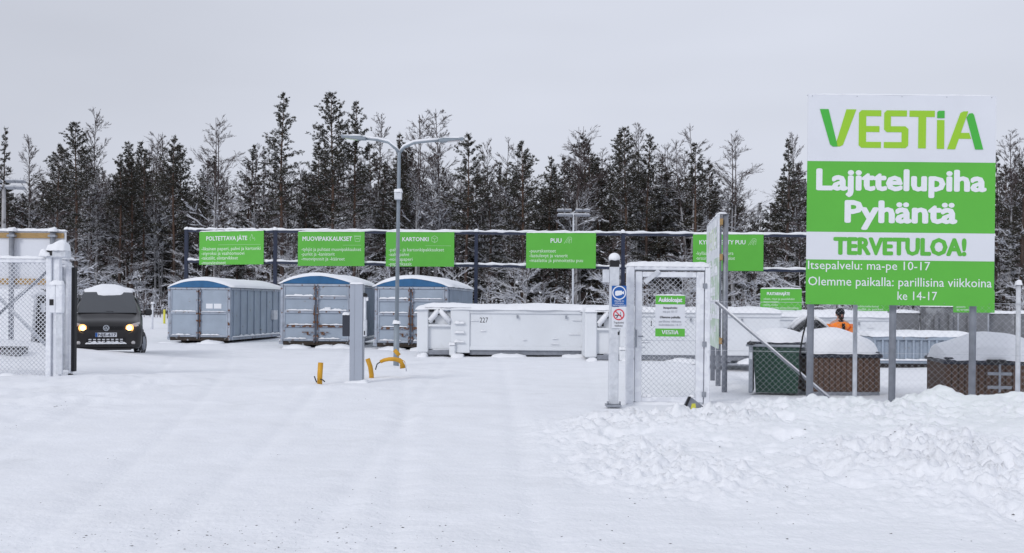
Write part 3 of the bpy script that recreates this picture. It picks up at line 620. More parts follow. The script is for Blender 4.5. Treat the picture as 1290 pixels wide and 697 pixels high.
D = 24; duct([P(497, 441, D-.3), P(503, 448, D-.3)], .05, 'small yellow duct tip poking out beside the lamp pole')

# ------------------------------------------------------------------ twin-arm lamp pole
LD = 24.8; lp = P(499, 462, LD); t = thing('street_lamp', 'tall pale twin-arm lamp pole in front of the KARTONKI sign', 'street lamp', (lp.x, LD, 0)); t.rotation_euler = (0, .007, 0)
LZ = lambda py: P(500, py, LD).z
LX = lambda px: (px-501.5)*LD/F
tb('lower_pole', 'polelight', t, [(0, 0, -.4), (0, 0, LZ(408))], .072, 14); tb('upper_pole', 'polelight', t, [(0, 0, LZ(408)), (0, 0, LZ(195)), (.0, 0, LZ(192))], [.052, .043, .043], 12)
MB().cap(-.1, .1, -.1, .1, LZ(408), .09, 2, 8, 8, p=3).build('snow_cap', 'snow', t)
bx('sensor_box', 'frost', t, -.09, .09, -.17, .0, LZ(252), LZ(243), .01); snowcap(t, -.11, .11, -.19, .04, LZ(243), .11, 5, 8, 8, p=3)
for s, pts in ((-1, ((501.5, 193), (497, 187), (488, 180), (474, 177), (455, 175.5))), (1, ((501.5, 193), (507, 186), (520, 180), (537, 178), (556, 176.5)))):
    tb('arm', 'polelight', t, [(LX(a), 0, LZ(b)) for a, b in pts], [.04, .036, .03, .026, .024], 10)
    tb('arm_snow', 'snow', t, [(LX(a), 0, LZ(b)+.045) for a, b in pts], [.02, .035, .035, .03, .03], 6)
    e = pts[-1]; x_e, z_e = LX(e[0]), LZ(e[1])
    hx = [(x_e-s*.1, z_e+.03), (x_e+s*.12, z_e+.06), (x_e+s*.52, z_e+.075), (x_e+s*.52, z_e+.03), (x_e+s*.08, z_e-.03), (x_e-s*.08, z_e-.03)]
    if s > 0: hx = hx[::-1]
    hd = MB().prism(hx, -.11, .11).build('lamp_head', 'polelight', t)
    MB().prism([(p[0], p[1]-.004) for p in ([(x_e+s*.12, z_e-.02), (x_e+s*.44, z_e+.02), (x_e+s*.44, z_e+.005), (x_e+s*.12, z_e-.035)][::(1 if s > 0 else -1)])], -.08, .08).build('lamp_lens', 'lampglass', hd)
    snowcap(t, min(x_e, x_e+s*.48), max(x_e, x_e+s*.48), -.12, .12, z_e+.055, .04, 6, 10, 6)

def floodpole(px, D, yt, yh, spread, label, wood=False, rows=2, rz=0):
    p = P(px, yt, D); k = D/F; t = thing('floodlight_pole', label, 'floodlight', (p.x, D, gz(p.x, D)), rz); z0 = p.z-gz(p.x, D)
    tb('pole', 'birchbark' if wood else 'frost', t, [(0, 0, -.3), (0, 0, z0)], [.12, .08] if wood else [.075, .055], 8); bx('crossbar', 'frost', t, -spread, spread, -.04, .04, z0-.12, z0-.04)
    for sx in (-1, 1):
        for j in range(rows):
            for a in (.35, .85):
                xx = sx*spread*a
                h_ = MB().box(xx-spread*.24, xx+spread*.24, -.22, .12, z0-.20+j*.30, z0-.14+j*.30, 0, .01, Matrix.Rotation(R(-14), 3, 'X')).build('floodlight_head', 'galv', t)
                snowcap(h_, xx-spread*.24, xx+spread*.24, -.2, .14, z0-.14+j*.30, .07, j, 8, 4)
    return t
floodpole(722.5, 62, 268, 263, .95, 'slender floodlight mast with four small lamp heads behind the PUU sign', rows=2)
floodpole(5, 46, 232, 222, .85, 'wooden floodlight pole with stacked lamp heads at the far left', True, 2, R(8))

# ------------------------------------------------------------------ blue-roofed container
def arch(Wd, h, n=12): return [(-Wd/2+Wd*i/n, h*(1-((2*i/n)-1)**2)) for i in range(n+1)]
def container(px, D, Wd, L, H, yaw, label, style, shrink=1):
    p = P(px, 430, D); t = thing('roofed_container', label, 'container', (p.x, D, gz(p.x, D)), yaw, 'blue-roofed steel containers in a row')
    z0 = .14; hw = Wd/2
    bx('body', 'bluegrey', t, -hw, hw, .06, L, z0, H, .0)
    for s in (-1, 1):
        bx('skid', 'skid', t, s*.75-.09, s*.75+.09, .25, L-.2, -.1, z0-.002, 0)
        bx('corner_post', 'bluegreydk', t, s*hw-(.09 if s > 0 else 0), s*hw+(.0 if s > 0 else .09), -.02, .058, z0-.03, H+.01, .008)
    bx('sill', 'skid', t, -hw+.1, hw-.1, -.015, .055, z0-.05, z0+.07, .005); bx('lintel', 'bluegreydk', t, -hw+.1, hw-.1, -.015, .055, H-.07, H, .005)
    for s in (-1, 1):
        xa, xb = (-hw+.1, -.03) if s < 0 else (.03, hw-.1)
        dr = bx('door', 'bluegrey', t, xa, xb, .01, .056, z0+.08, H-.08, .006)
        # frame edges of the door leaf
        for a, b in ((xa+.002, xa+.05), (xb-.05, xb-.002)): bx('door_edge', 'bluegreydk', dr, a, b, -.018, .008, z0+.09, H-.09, .004)
        hs = {'a': [.52], 'b': [.28, .54, .80]}[style]
        for f in hs:
            zz = z0+.08+(H-.16-z0)*f
            bx('door_bar', 'rust' if f == .28 else 'bluegreydk', dr, xa+.052, xb-.052, -.035, .008, zz-.05, zz+.04, .006)
            snowcap(dr, xa+.07+(.1 if f == .28 else 0), xb-.06, -.075, .01, zz+.04, .04+.015*math.sin(px+f*9+s), int(px+f*10+s), 18, 4, amp=.35)
        bx('door_bar', 'bluegreydk', dr, xa+.052, xb-.052, -.03, .008, z0+.1, z0+.17, .006)
        snowcap(dr, xa+.06, xb-.3, -.07, .01, z0+.17, .035, int(px+s), 18, 4, amp=.5)
        # locking rod with cams and handle
        lx = s*.055; tb('locking_rod', 'rust' if (style == 'b' or s > 0) else 'bluegreydk', dr, [(lx, -.045, z0+.02), (lx, -.045, H-.02)], .018, 6)
        for f in (.12, .36, .5, .75, .93): bx('rod_bracket', 'rust', dr, lx-.04, lx+.04, -.066, -.02, z0+(H-z0)*f-.035, z0+(H-z0)*f+.035, .004)
        if style == 'b':
            bx('handle', 'rust', dr, min(lx, lx+s*.42), max(lx, lx+s*.42), -.062, -.045, z0+.38, z0+.41, .003); bx('hasp', 'rust', dr, s*.25-.06, s*.25+.06, -.05, -.03, z0+.30, z0+.40, .004)
        for f in (.06, .3, .55, .8, .95): bx('hinge', 'rust' if s > 0 else 'bluegreydk', dr, s*(hw-.05)-.035, s*(hw-.05)+.035, -.045, -.022, z0+(H-z0)*f-.05, z0+(H-z0)*f+.05, .006)
    # side ribs: shallow steel stiffeners
    nr = 9 if style == 'a' else 22
    for s in (-1, 1):
        for k in range(nr):
            yy = .3+(L-.5)*k/(nr-1); bx('side_rib', 'bluegrey', t, min(s*hw, s*(hw+.05)), max(s*hw, s*(hw+.05)), yy-.04, yy+.04, z0+.1, H-.08, .01)
        bx('top_side_rail', 'bluegreydk', t, min(s*(hw-.02), s*(hw+.06)), max(s*(hw-.02), s*(hw+.06)), .07, L-.01, H-.075, H+.005, .006)
        bx('bottom_side_rail', 'bluegreydk', t, min(s*(hw-.02), s*(hw+.07)), max(s*(hw-.02), s*(hw+.07)), .07, L-.01, z0-.02, z0+.095, .006)
        snowcap(t, *sorted((s*hw, s*(hw+.1))), .1, L-.1, z0+.095, .045, int(px)+3, 6, 40, amp=.6)
    ah = .27; ap = arch(Wd+.04, ah)
    MB().prism([(x, z+H+.012) for x, z in ap][::-1], -.005, .05).build('roof_end', 'roofblue', t)
    rf = MB().prism([(x, z+H+.012) for x, z in ap][::-1], .051, L+.02).build('roof', 'roofblue', t)
    # roof snow: follows the arch, hangs over the edges
    MB().cap(-hw-.08, hw+.12, .0, L+.05, H+.02, .14, int(px), 26, 30, p=10, amp=.14, zf=lambda x, y: ah*max(0, 1-(x/(hw+.02))**2)+.0, droop=.0).build('snow_cap', 'snow', t)
    return t
CA = container(250.5, 38.3, 2.52, 6.1, 2.13, R(-7), 'bluish grey container with a low blue arched roof, leftmost of three beside the van', 'a')
for (a, b) in ((.28, .55), (.60, .90)): bx('paper_label', 'letter', CA, a, b, -.005, .0095, 1.33, 1.52, .0)
bx('meter_box', 'frost', CA, 1.262, 1.40, 4.3, 4.75, .85, 1.25, .01)
CB = container(398, 34.3, 2.46, 6.0, 2.2, R(0), 'blue-roofed container with rusty door bars, middle one behind the grey gate column', 'b')
bx('paper_label', 'letter', CB, .30, .5, -.04, .0095, 1.33, 1.40)
CC = container(517.5, 33.6, 2.5, 6.0, 2.13, R(-5.5), 'blue-roofed container with rusty lock rods, half hidden behind the white container', 'b')
for t, hh in ((CB, 0), (CC, 0)):
    for s in (-.6, .5, .9): snowcap(t, s-.5, s+.5, -.6, .1, -.04, .16, int(s*10)+3, 12, 8, p=2)
for s in (-1.1, .4): snowcap(CA, s-.4, s+.4, -.5, .1, -.04, .10, int(s*10)+3, 12, 8, p=2)
snowcap(CA, .2, 1.1, -.6, .1, -.05, .2, 8, 12, 8, p=2)

# ------------------------------------------------------------------ white hook-lift containers
def hooklift(px, D, zb, label, num, nx0=603, group='white open-top containers'):
    k = D/F; p = P(px, 448, D); t = thing('open_container', label, 'container', (p.x, D, zb), 0, group)
    W_ = 5.55; H = 1.44; z0 = .10; bw = 1.58      # px is the left end
    body = MB(); body.box(bw, W_, .05, 2.35, z0+.08, H, 0, .01); body.build('body', 'white', t)
    bx('end_block', 'white', t, 0, .34, 0, 2.38, z0, H+.05, .03); bx('end_block', 'white', t, 1.0, bw-.002, 0, 2.38, z0, H+.0, .015)
    bx('recess_panel', 'white', t, .342, .998, .13, 2.3, z0+.1, H-.12, .01)
    bx('recess_ledge', 'white', t, .342, .998, .02, .128, .88, .95, .006); bx('recess_foot', 'galvdark', t, .342, .998, .03, .128, z0-.06, z0+.08, .01)
    for a, b, c_, d_ in ((.38, 1.02, .66, 1.36), (.66, 1.36, .98, .98)):
        MB().tube([(a, .03, b-.02), (c_, .03, d_-.02)], .05, 6).build('hook_frame', 'white', t)
        MB().tube([(a, .0, b+.04), (c_, .0, d_+.05)], .075, 7).build('frame_snow', 'snow', t)
    bx('hook_pin', 'black', t, .60, .66, .0, .1, 1.22, 1.27, .01); bx('hook_slot', 'black', t, .48, .53, .02, .1, .99, 1.09, .01)
    for z in (.42, .70, .98):
        bx('step', 'white', t, 1.12, 1.44, -.07, -.002, z-.03, z, .006); snowcap(t, 1.12, 1.42, -.09, .0, z, .06, int(z*10)+int(px), 10, 4, amp=.4)
    bx('roller', 'white', t, .97, 1.16, -.09, -.002, z0-.08, z0+.24, .03); snowcap(t, .95, 1.15, -.12, .0, z0+.24, .07, 3, 8, 4)
    bx('top_rim', 'white', t, bw, W_+.03, -.0, .048, H-.16, H-.02, .012); bx('bottom_rail', 'white', t, bw, W_, .01, .048, z0+.09, z0+.2, .01)
    for x in (3.0, 4.45):
        bx('tarp_hook', 'galv', t, x-.03, x+.03, -.025, -.002, H-.3, H-.2, .005)
    for i in range(5): bx('cross_member', 'skid', t, bw+.1+i*.95, bw+.2+i*.95, .1, 2.2, z0-.07, z0+.078, .0)
    bx('underframe_rail', 'galvdark', t, bw, W_-.1, .09, .16, z0-.055, z0+.075, 0)
    mc = MB(); mc.cap(-.03, W_+.05, -.06, 2.42, H+.0, .13, int(px), 60, 16, p=14, amp=.22, droop=.04); mc.build('snow_cap', 'snow', t)
    snowcap(t, .25, bw+.05, -.05, .8, H+.02, .12, int(px)+2, 20, 8)
    rq = random.Random(int(px))
    for i in range(9):
        xq = rq.uniform(bw, W_-.4); wq = rq.uniform(.08, .35); zq = rq.uniform(.25, H-.3); snowcap(t, xq, xq+wq, -.03+.04, .052, zq, rq.uniform(.012, .03), i, 8, 4, amp=.5)
    for xq, wq in ((.02, .32), (1.02, .4), (2.2, 1.1), (4.3, .8)): snowcap(t, xq, xq+wq, -.35, .12, -.03, .13, int(xq*9)+int(px), 12, 8, p=3)
    if num: lettering(num, t, (nx0-px)*k, (nx0+3.9*len(num)-px)*k-.03, H-.43, H-.28, .0495, 'blackprint', .0, 'number')
    return t
H1 = hooklift(525, 29.6, .0, 'white snow-topped open container numbered 227 in the centre of the yard', '227', 604)
H2 = hooklift(737, 28.2, -.04, 'white snow-topped open container seen through the walk-in gate', '11', 820)
H3 = hooklift(905, 31.5, -.16, 'white snow-topped open container behind the green bin and the worker', None)

# ------------------------------------------------------------------ concrete block wall at the back
wl = thing('concrete_wall', 'grey concrete block wall capped with snow along the back of the yard', 'wall', (0, 0, 0))
proto = None; D = 37.5; k = D/F; n = 0
for i in range(13):
    x0_ = P(800+i*40, 395, D).x; x1_ = P(840+i*40, 395, D).x-.03
    if i in (9, 10): top = P(820+i*40, 392.5, D).z+.18; dd = -.5
    else: top = P(820+i*40, 393+(800+i*40-905)/400*2.6, D).z+rs.uniform(-.015, .015); dd = 0
    o = MB().box(x0_, x1_, D+dd, D+dd+.6, -.4, top, 0, .03).build('concrete_block', 'concrete', wl)
    snowcap(wl, x0_-.02, x1_+.04, D+dd-.04, D+dd+.64, top, .10 if i not in (9, 10) else .16, i, 16, 6, p=9)
# grey concrete uprights at the step
for px in (1171, 1189, 1212): bx('upright', 'concrete', wl, P(px, 400, D).x-.07, P(px, 400, D).x+.07, D-.66, D-.51, -.3, P(px, 397, D).z, .02)

# ribbed light-blue skip
p = P(1100, 458, 30.2); t = thing('ribbed_skip', 'low light blue ribbed skip with snow on its rim between the brown bins', 'skip', (p.x, 30.2, gz(p.x, 30.2)))
bx('tub', 'bluegrey', t, 0, 3.0, .06, 1.8, .12, .93, .01); bx('rim', 'bluegrey', t, -.03, 3.03, -.03, .0, .84, .95, .01); bx('rail', 'bluegrey', t, -.03, 3.03, -.03, .0, .13, .22, .01)
for i in range(13): bx('rib', 'bluegrey', t, .02+i*.235, .08+i*.235, -.03, .058, .222, .838, .008)
bx('skid', 'dark', t, .1, 2.9, .0, 1.6, -.06, .119); snowcap(t, -.05, 3.1, -.06, 1.85, .95, .16, 5, 40, 12, p=10); snowcap(t, 0, 3.0, -.08, .0, .22, .05, 6, 40, 4)

# ------------------------------------------------------------------ bins along the fence
D = 17.2; p = P(978, 497, D); k = D/F
t = thing('waste_bin', 'dark green waste bin topped with rounded snow, nearest the edge-on board', 'bin', (p.x, D, gz(p.x, D)-.0), R(-16))
def taper(name, m, par, x0, x1, y0, y1, z0, z1, tx, ty):
    return MB().add([(x0+tx, y0+ty, z0), (x1-tx, y0+ty, z0), (x1-tx, y1-ty, z0), (x0+tx, y1-ty, z0), (x0, y0, z1), (x1, y0, z1), (x1, y1, z1), (x0, y1, z1)],
                    [(3, 2, 1, 0), (4, 5, 6, 7), (0, 1, 5, 4), (1, 2, 6, 5), (2, 3, 7, 6), (3, 0, 4, 7)]).build(name, m, par)
taper('body', 'bindark', t, -.40, .40, 0, .72, .04, .84, .05, .05)
taper('side_panel', 'greyside', t, -.42, -.401, .0, .72, .04, .86, .0, .03)
bx('grey_corner', 'greyside', t, -.47, -.40, -.02, .2, .03, .86, .015); bx('label_plate', 'letter', t, -.46, -.41, -.026, -.0205, .62, .74)
bx('rim', 'greyside', t, -.52, .46, -.05, .78, .842, .885, .012); bx('lid', 'charcoal', t, -.48, .44, -.03, .76, .886, .93, .015)
bx('handle', 'blackp', t, -.5, -.36, -.09, -.051, .87, .92, .01)
snowcap(t, -.46, .49, -.06, .80, .925, .24, 5, 26, 22, p=9, amp=.05, rnd=True)

def deepbin(px, D, Wd, H, yaw, label, hinge=None):
    p = P(px, 500, D); t = thing('timber_clad_bin', label, 'bin', (p.x, D, gz(p.x, D)-.02), yaw, 'brown timber-clad waste bins behind the fence')
    h = Wd/2; bx('core', 'dark', t, -h+.04, h-.04, .04, Wd-.04, .0, H-.02); bx('plinth', 'galvdark', t, -h+.01, h-.01, .01, Wd-.01, -.12, .085, .01)
    n = int(Wd/.1)
    me = None
    for s in range(n):
        for side in range(4):
            a = -h+(s+.5)*Wd/n
            if me is None:
                o = MB().box(-Wd/n/2+.006, Wd/n/2-.006, 0, .026, .09, H-.02, 0, .004).build('slat', 'brown', t); me = o.data
            else:
                o = bpy.data.objects.new('slat', me); COL.objects.link(o); o.parent = t
            if side == 0: o.location = (a, .01, 0)
            elif side == 1: o.location = (-h+.01, h+a, 0); o.rotation_euler = (0, 0, -math.pi/2)
            elif side == 2: o.location = (h-.01, h+a, 0); o.rotation_euler = (0, 0, math.pi/2)
            else: o.location = (a, Wd-.01, 0); o.rotation_euler = (0, 0, math.pi)
    bx('lid_rim', 'charcoal', t, -h-.035, h+.035, -.035, Wd+.035, H-.018, H+.05, .02)
    bx('lid', 'charcoal', t, -h+.0, h-.0, .0, Wd-.0, H+.051, H+.09, .02)
    snowcap(t, -h-.05, h+.06, -.05, Wd+.05, H+.055, .40, int(px), 36, 32, p=9, amp=.10, rnd=True)
    return t
B1 = deepbin(1063, 17.3, 1.30, .70, R(2), 'brown timber-clad bin with a dome of snow, left of the middle sign post')
B2 = deepbin(1254, 16.0, 1.52, .66, R(-12), 'brown timber-clad bin with a steel hinge cross and deep snow at the right edge')
for zz in (.50, .28): bx('hinge_strap', 'galv', B2, -.12, .24, -.016, .006, zz-.025, zz+.025, .004)
bx('hinge_bar', 'galv', B2, .04, .075, -.03, -.017, .2, .74, .004); bx('lid_handle', 'blackp', B2, -.16, .14, -.10, -.036, .66, .73, .015)

# open-lidded grey container and small snow-covered one behind
D = 21.5; p = P(1025, 440, D); t = thing('open_lid_bin', 'blue-grey bin with two black lids propped up like a gable under snow', 'bin', (p.x, D, gz(p.x, D)))
Zb = p.z
taper('body', 'greyside', t, -.34, .34, 0, .9, .05, 1.12, .06, .06); bx('rim', 'greyside', t, -.37, .37, -.04, .94, 1.122, 1.17, .01)
for s in (-1, 1):
    a_, b_ = Vector((s*.40, 0, 1.24)), Vector((s*.08, 0, 1.50)); dxy = (b_-a_)
    mbx = MB(); nn = Vector((-dxy.z, 0, dxy.x)).normalized()*(-s)*.07*-1
    v = [a_, b_, b_+nn, a_+nn]; poly = [(q_.x, q_.z) for q_ in v]
    if s < 0: poly = poly[::-1]
    mbx.prism(poly, 0, .85); mbx.build('lid', 'blackp', t)
    up = Vector((0, 0, .07)); mm = MB(); mm.tube([a_+up+Vector((0, .25, 0)), a_.lerp(b_, .5)+up*1.2+Vector((0, .25, 0)), b_+up+Vector((0, .25, 0))], [.03, .05, .035], 8); mm.tube([a_+up+Vector((0, .5, 0)), a_.lerp(b_, .5)+up*1.2+Vector((0, .5, 0)), b_+up+Vector((0, .5, 0))], [.04, .06, .04], 8); mm.build('lid_snow', 'snow', t)
    tb('lid_stay', 'blackp', t, [(s*.12, .05, 1.17), (s*.1, .05, 1.38)], .02, 6)
D = 22.5; p = P(994, 440, D); t = thing('small_snowy_bin', 'grey bin with blue edge almost buried in snow behind the green bin', 'bin', (p.x, D, gz(p.x, D)))
taper('body', 'greyside', t, -.35, .35, 0, .7, .05, 1.08, .05, .05); bx('lid', 'blue', t, -.38, .38, -.04, .74, 1.082, 1.12, .01); snowcap(t, -.45, .42, -.08, .78, 1.1, .2, 8, 16, 12, p=3)

# half-buried floodlight/road lamp at the foot of the gate
D = 14.3; p = P(872, 528, D); t = thing('fallen_lamp', 'dark broken floodlight half buried in snow in front of the walk-in gate', 'lamp', (p.x, D, gz(p.x, D)), R(20)); k = D/F
MB().prism([(-.18, -.02), (.12, -.03), (.2, .06), (-.0, .2), (-.05, .21)], 0, .05).build('housing', 'galvdark', t)
MB().prism([(-.19, -.03), (-.155, -.03), (-.03, .22), (-.065, .225)], -.02, .0).build('visor', 'black', t)
icon(t, [[(-.03, .03), (.06, .03), (.05, .12), (-.01, .12)]], -.0, 'yellowtape', 'warning_label', .004)
tb('bracket', 'black', t, [(.18, -.02, .06), (.25, -.04, .03), (.36, -.08, -.02)], [.03, .02, .012], 6)
snowcap(t, -.1, .22, -.12, .02, -.02, .07, 4, 10, 6)

# ------------------------------------------------------------------ sliding gate on the left
D = 19.4; k = D/F
def lz(py, d=D): return P(40, py, d).z
def lx(px, d=D): return P(px, 400, d).x
t = thing('sliding_gate', 'open frosted wire sliding gate reaching in from the left edge', 'gate', (lx(58), D, 0))
X3 = lambda px: (px-58)*k
chain(MB(), X3(-60), X3(58), lz(478), lz(328), .062, .0085).build('wire_mesh', 'frostw', t, kind='stuff')
bx('top_rail', 'frostw', t, X3(-60), X3(59), -.03, .03, lz(331), lz(326), .006); bx('bottom_beam', 'frostw', t, X3(-60), X3(59), -.05, .05, lz(480), lz(473), .006)
tb('brace', 'galv', t, [(X3(-8), .04, lz(401)), (X3(58), .04, lz(342))], .032, 8); tb('brace', 'frost', t, [(X3(-6), .06, lz(372)), (X3(60), .06, lz(438))], .032, 8)
snowcap(t, X3(-60), X3(60), -.05, .06, lz(326), .05, 3, 50, 4); snowcap(t, X3(-60), X3(60), -.2, .2, lz(481), .16, 4, 50, 6, p=3)
for px in (-55, -20): bx('upright', 'frostw', t, X3(px), X3(px)+.06, -.02, .02, lz(473), lz(331))
t = thing('gate_portal_post', 'frosted gate portal post with a snow-capped sensor head at the left', 'post', (lx(66, D-.1), D-.1, 0)); X4 = lambda px: (px-66)*k
bx('front_post', 'frostw', t, X4(59), X4(65.5), -.05, .05, lz(484), lz(322), .008); bx('rear_post', 'frostw', t, X4(66), X4(74.5), .0, .12, lz(478), lz(314), .008)
MB().cap(X4(51.5), X4(65.5), -.12, .1, lz(323), .13, 5, 10, 8, p=3).build('snow_cap', 'snow', t)
hd = bx('sensor_head', 'frost', t, X4(61), X4(85), -.08, .16, lz(325), lz(315), .02); bx('sensor_window', 'black', hd, X4(61.5), X4(67.5), -.084, -.0805, lz(322.5), lz(315.5))
snowcap(t, X4(59.5), X4(85), -.12, .2, lz(316), .19, 6, 14, 10, p=3)
bx('foot_plate', 'galv', t, X4(50), X4(68), -.12, .15, lz(485), lz(482), .004); snowcap(t, X4(46), X4(60), -.2, .1, lz(484), .1, 7, 10, 8, p=3)
t = thing('control_box', 'small white gate control box with a black eye and a cap of snow', 'control box', (lx(72, D-.24), D-.24, 0)); kk = (D-.24)/F; X5 = lambda px: (px-72)*kk
bx('case', 'frostw', t, X5(63.5), X5(80), -.06, .05, lz(394), lz(358), .012); bx('sensor_eye', 'black', t, X5(64), X5(69.2), -.065, -.0605, lz(384.5), lz(377)); bx('lid_seam', 'galv', t, X5(71), X5(71.4), -.063, -.0602, lz(394), lz(359))
bx('stand', 'frost', t, X5(71), X5(79), -.02, .03, lz(470), lz(394), .004); snowcap(t, X5(62.5), X5(80.5), -.07, .06, lz(359), .09, 9, 10, 8, p=3)
t = thing('gate_end_frame', 'rounded white end frame of the sliding gate with a black rubber edge beside the van', 'gate frame', (lx(84, D+.35), D+.35, 0)); kk = (D+.35)/F; X6 = lambda px: (px-84)*kk
lz6 = lambda py: P(84, py, D+.35).z
mb6 = MB(); mb6.tube([(X6(70), 0, lz6(331)), (X6(82), 0, lz6(330)), (X6(86), 0, lz6(333)), (X6(87), 0, lz6(340)), (X6(87), 0, lz6(466))], .065, 10); mb6.build('end_tube', 'frostw', t)
bx('inner_stile', 'frost', t, X6(74), X6(79), -.03, .03, lz6(468), lz6(336), .005); bx('backing', 'frost', t, X6(79.2), X6(84), .0, .02, lz6(466), lz6(336)); tb('brace', 'frost', t, [(X6(72), -.02, lz6(342)), (X6(84), -.02, lz6(362))], .02, 6)
bx('rubber_edge', 'black', t, X6(91.2), X6(95.3), -.05, .07, lz6(468), lz6(337), .008); bx('edge_channel', 'frostw', t, X6(88), X6(91), -.05, .06, lz6(470), lz6(335), .005)
bx('foot', 'frostw', t, X6(70), X6(88), -.08, .1, lz6(478), lz6(470), .015); bx('end_roller', 'black', t, X6(87), X6(91), -.06, .08, lz6(478), lz6(471), .01); tb('wheel_arm', 'frost', t, [(X6(70), -.05, lz6(458)), (X6(80), -.05, lz6(466))], .025, 6)
snowcap(t, X6(72), X6(92), -.08, .1, lz6(327), .06, 5, 12, 6, p=3)

# information board seen from behind, its posts in the drift
D = 24; k = D/F; t = thing('back_of_board', 'back of a white notice board with wooden battens above the sliding gate', 'sign', (P(40, 300, D).x, D, 0)); X7 = lambda px: (px-40)*k; z7 = lambda py: P(40, py, D).z
bx('board', 'signwhite', t, X7(-30), X7(82), .06, .08, z7(364), z7(291), .002)
bx('batten', 'wood', t, X7(-30), X7(79.5), .02, .058, z7(300), z7(293.5)); bx('batten', 'wood', t, X7(-30), X7(79.5), .02, .058, z7(358.5), z7(351))
for px in (16, 67.5):
    tb('post', 'galvdark', t, [(X7(px), -.05, 0), (X7(px), -.05, z7(292))], .062, 12); MB().cap(X7(px)-.09, X7(px)+.09, -.14, .06, z7(292), .1, 3, 8, 8, p=3).build('snow_cap', 'snow', t)
    bx('clamp', 'galv', t, X7(px)-.09, X7(px)+.09, -.12, .018, z7(299), z7(296), .005)
snowcap(t, X7(-30), X7(83), .0, .12, z7(291), .06, 4, 50, 4)
# big snow-topped dark bin and a block behind the sliding gate
D = 26; k = D/F; p = P(28, 434, D); t = thing('snow_mound_bin', 'dark bin under a tall white heap of snow seen through the sliding gate', 'bin', (p.x, D, 0)); X8 = lambda px: (px-28)*k; z8 = lambda py: P(28, py, D).z
MB().prism([(X8(-20), z8(440)), (X8(58), z8(436)), (X8(57), z8(395)), (X8(51), z8(394)), (X8(49), z8(372)), (X8(44), z8(374)), (X8(-20), z8(374))], 0, 1.2).build('body', 'blackp', t)
MB().prism([(X8(-24), z8(442)), (X8(42.5), z8(442)), (X8(47), z8(378)), (X8(43), z8(372)), (X8(22), z8(368)), (X8(-24), z8(372))], -.2, -.01).build('snow_face', 'snow', t)
snowcap(t, X8(-24), X8(46), -.22, 1.2, z8(376), .28, 4, 20, 12, p=3); bx('paper_label', 'frost', t, X8(51), X8(57), -.012, -.001, z8(393), z8(382))
D = 22; p = P(8, 456, D); t = thing('concrete_foot', 'low grey concrete block with a dark top behind the sliding gate', 'block', (p.x, D, 0)); bx('block', 'concrete', t, -.6, .25, 0, .5, p.z-.1, p.z+.28, .02); bx('top_plate', 'black', t, -.6, .25, -.01, .5, p.z+.282, p.z+.32, .005)
# white marker and yellow stake at the far drift
p = P(192, 405, 52); o = tb('marker_post', 'frostw', None, [(p.x, 52, 0), (p.x, 52, P(192, 383, 52).z)], .05, 8); tagp(o, 'thin white marker post in the drift between the van and the first container', 'post'); MB().cap(p.x-.09, p.x+.09, 51.91, 52.09, P(192, 383, 52).z, .12, 1, 6, 6, p=3).build('snow_cap', 'snow', o)
p = P(207, 402, 55); o = tb('stake', 'yellowtape', None, [(p.x, 55, 0), (p.x, 55, P(207, 390, 55).z)], .06, 6); tagp(o, 'short yellow stake beside the first blue-roofed container', 'stake')

# ------------------------------------------------------------------ van
VD = 25.8; p = P(133.5, 449.5, VD); vz = p.z
v = thing('van', 'dark brown-grey van with lit headlights and snow on its roof, driving in', 'van', (p.x, VD, vz), R(20.5))
def sec(y, zb, zs, zt, wb, ws, wt, r=.1):
    """half outline bottom centre -> roof centre"""
    return [(0, zb), (wb*.6, zb), (wb*.92, zb+.01), (wb, zb+.07), (wb+(ws-wb)*.5, (zb+zs)/2-.1), (ws, zs-.12), (ws-.005, zs), (ws+(wt-ws)*.5, (zs+zt)/2+.03), (wt, zt-r), (wt-r*.45, zt-r*.25), (wt*.7, zt-.012), (0, zt)]
secs = [(.00, .24, .56, .60, .60, .62, .50, .05), (.03, .20, .62, .70, .74, .76, .64, .08), (.10, .18, .74, .84, .83, .85, .71, .10), (.22, .18, .80, .93, .87, .885, .76, .10), (.45, .20, .86, 1.0, .86, .885, .77, .1), (.80, .20, .93, 1.07, .88, .895, .78, .08), (.98, .20, .98, 1.11, .885, .895, .77, .05),
        (1.18, .2, 1.0, 1.29, .885, .895, .74, .06), (1.42, .2, 1.0, 1.50, .885, .895, .71, .08), (1.62, .2, 1.01, 1.67, .885, .895, .665, .15), (1.80, .2, 1.02, 1.76, .885, .895, .65, .18), (2.2, .2, 1.02, 1.80, .885, .895, .65, .2), (3.2, .2, 1.02, 1.81, .885, .895, .65, .2), (4.15, .2, 1.02, 1.79, .885, .895, .65, .2), (4.36, .24, 1.0, 1.72, .86, .87, .65, .12), (4.40, .3, .98, 1.6, .8, .8, .6, .12)]
vs, fs = [], []; m_n = None
for (y, *a) in secs:
    h = sec(y, *a); ring = [(x, y, z) for x, z in h]+[(-x, y, z) for x, z in h[::-1][1:-1]]
    m_n = len(ring); vs += ring
for i in range(len(secs)-1):
    for j in range(m_n):
        j2 = (j+1) % m_n; fs.append((i*m_n+j, i*m_n+j2, (i+1)*m_n+j2, (i+1)*m_n+j)[::-1])
fs.append(tuple(range(m_n))); fs.append(tuple((len(secs)-1)*m_n+j for j in range(m_n))[::-1])
body = MB().add(vs, fs, 0, True).build('body', 'vanpaint', v)
sub_ = body.modifiers.new('round', 'SUBSURF'); sub_.levels = 1; sub_.render_levels = 1
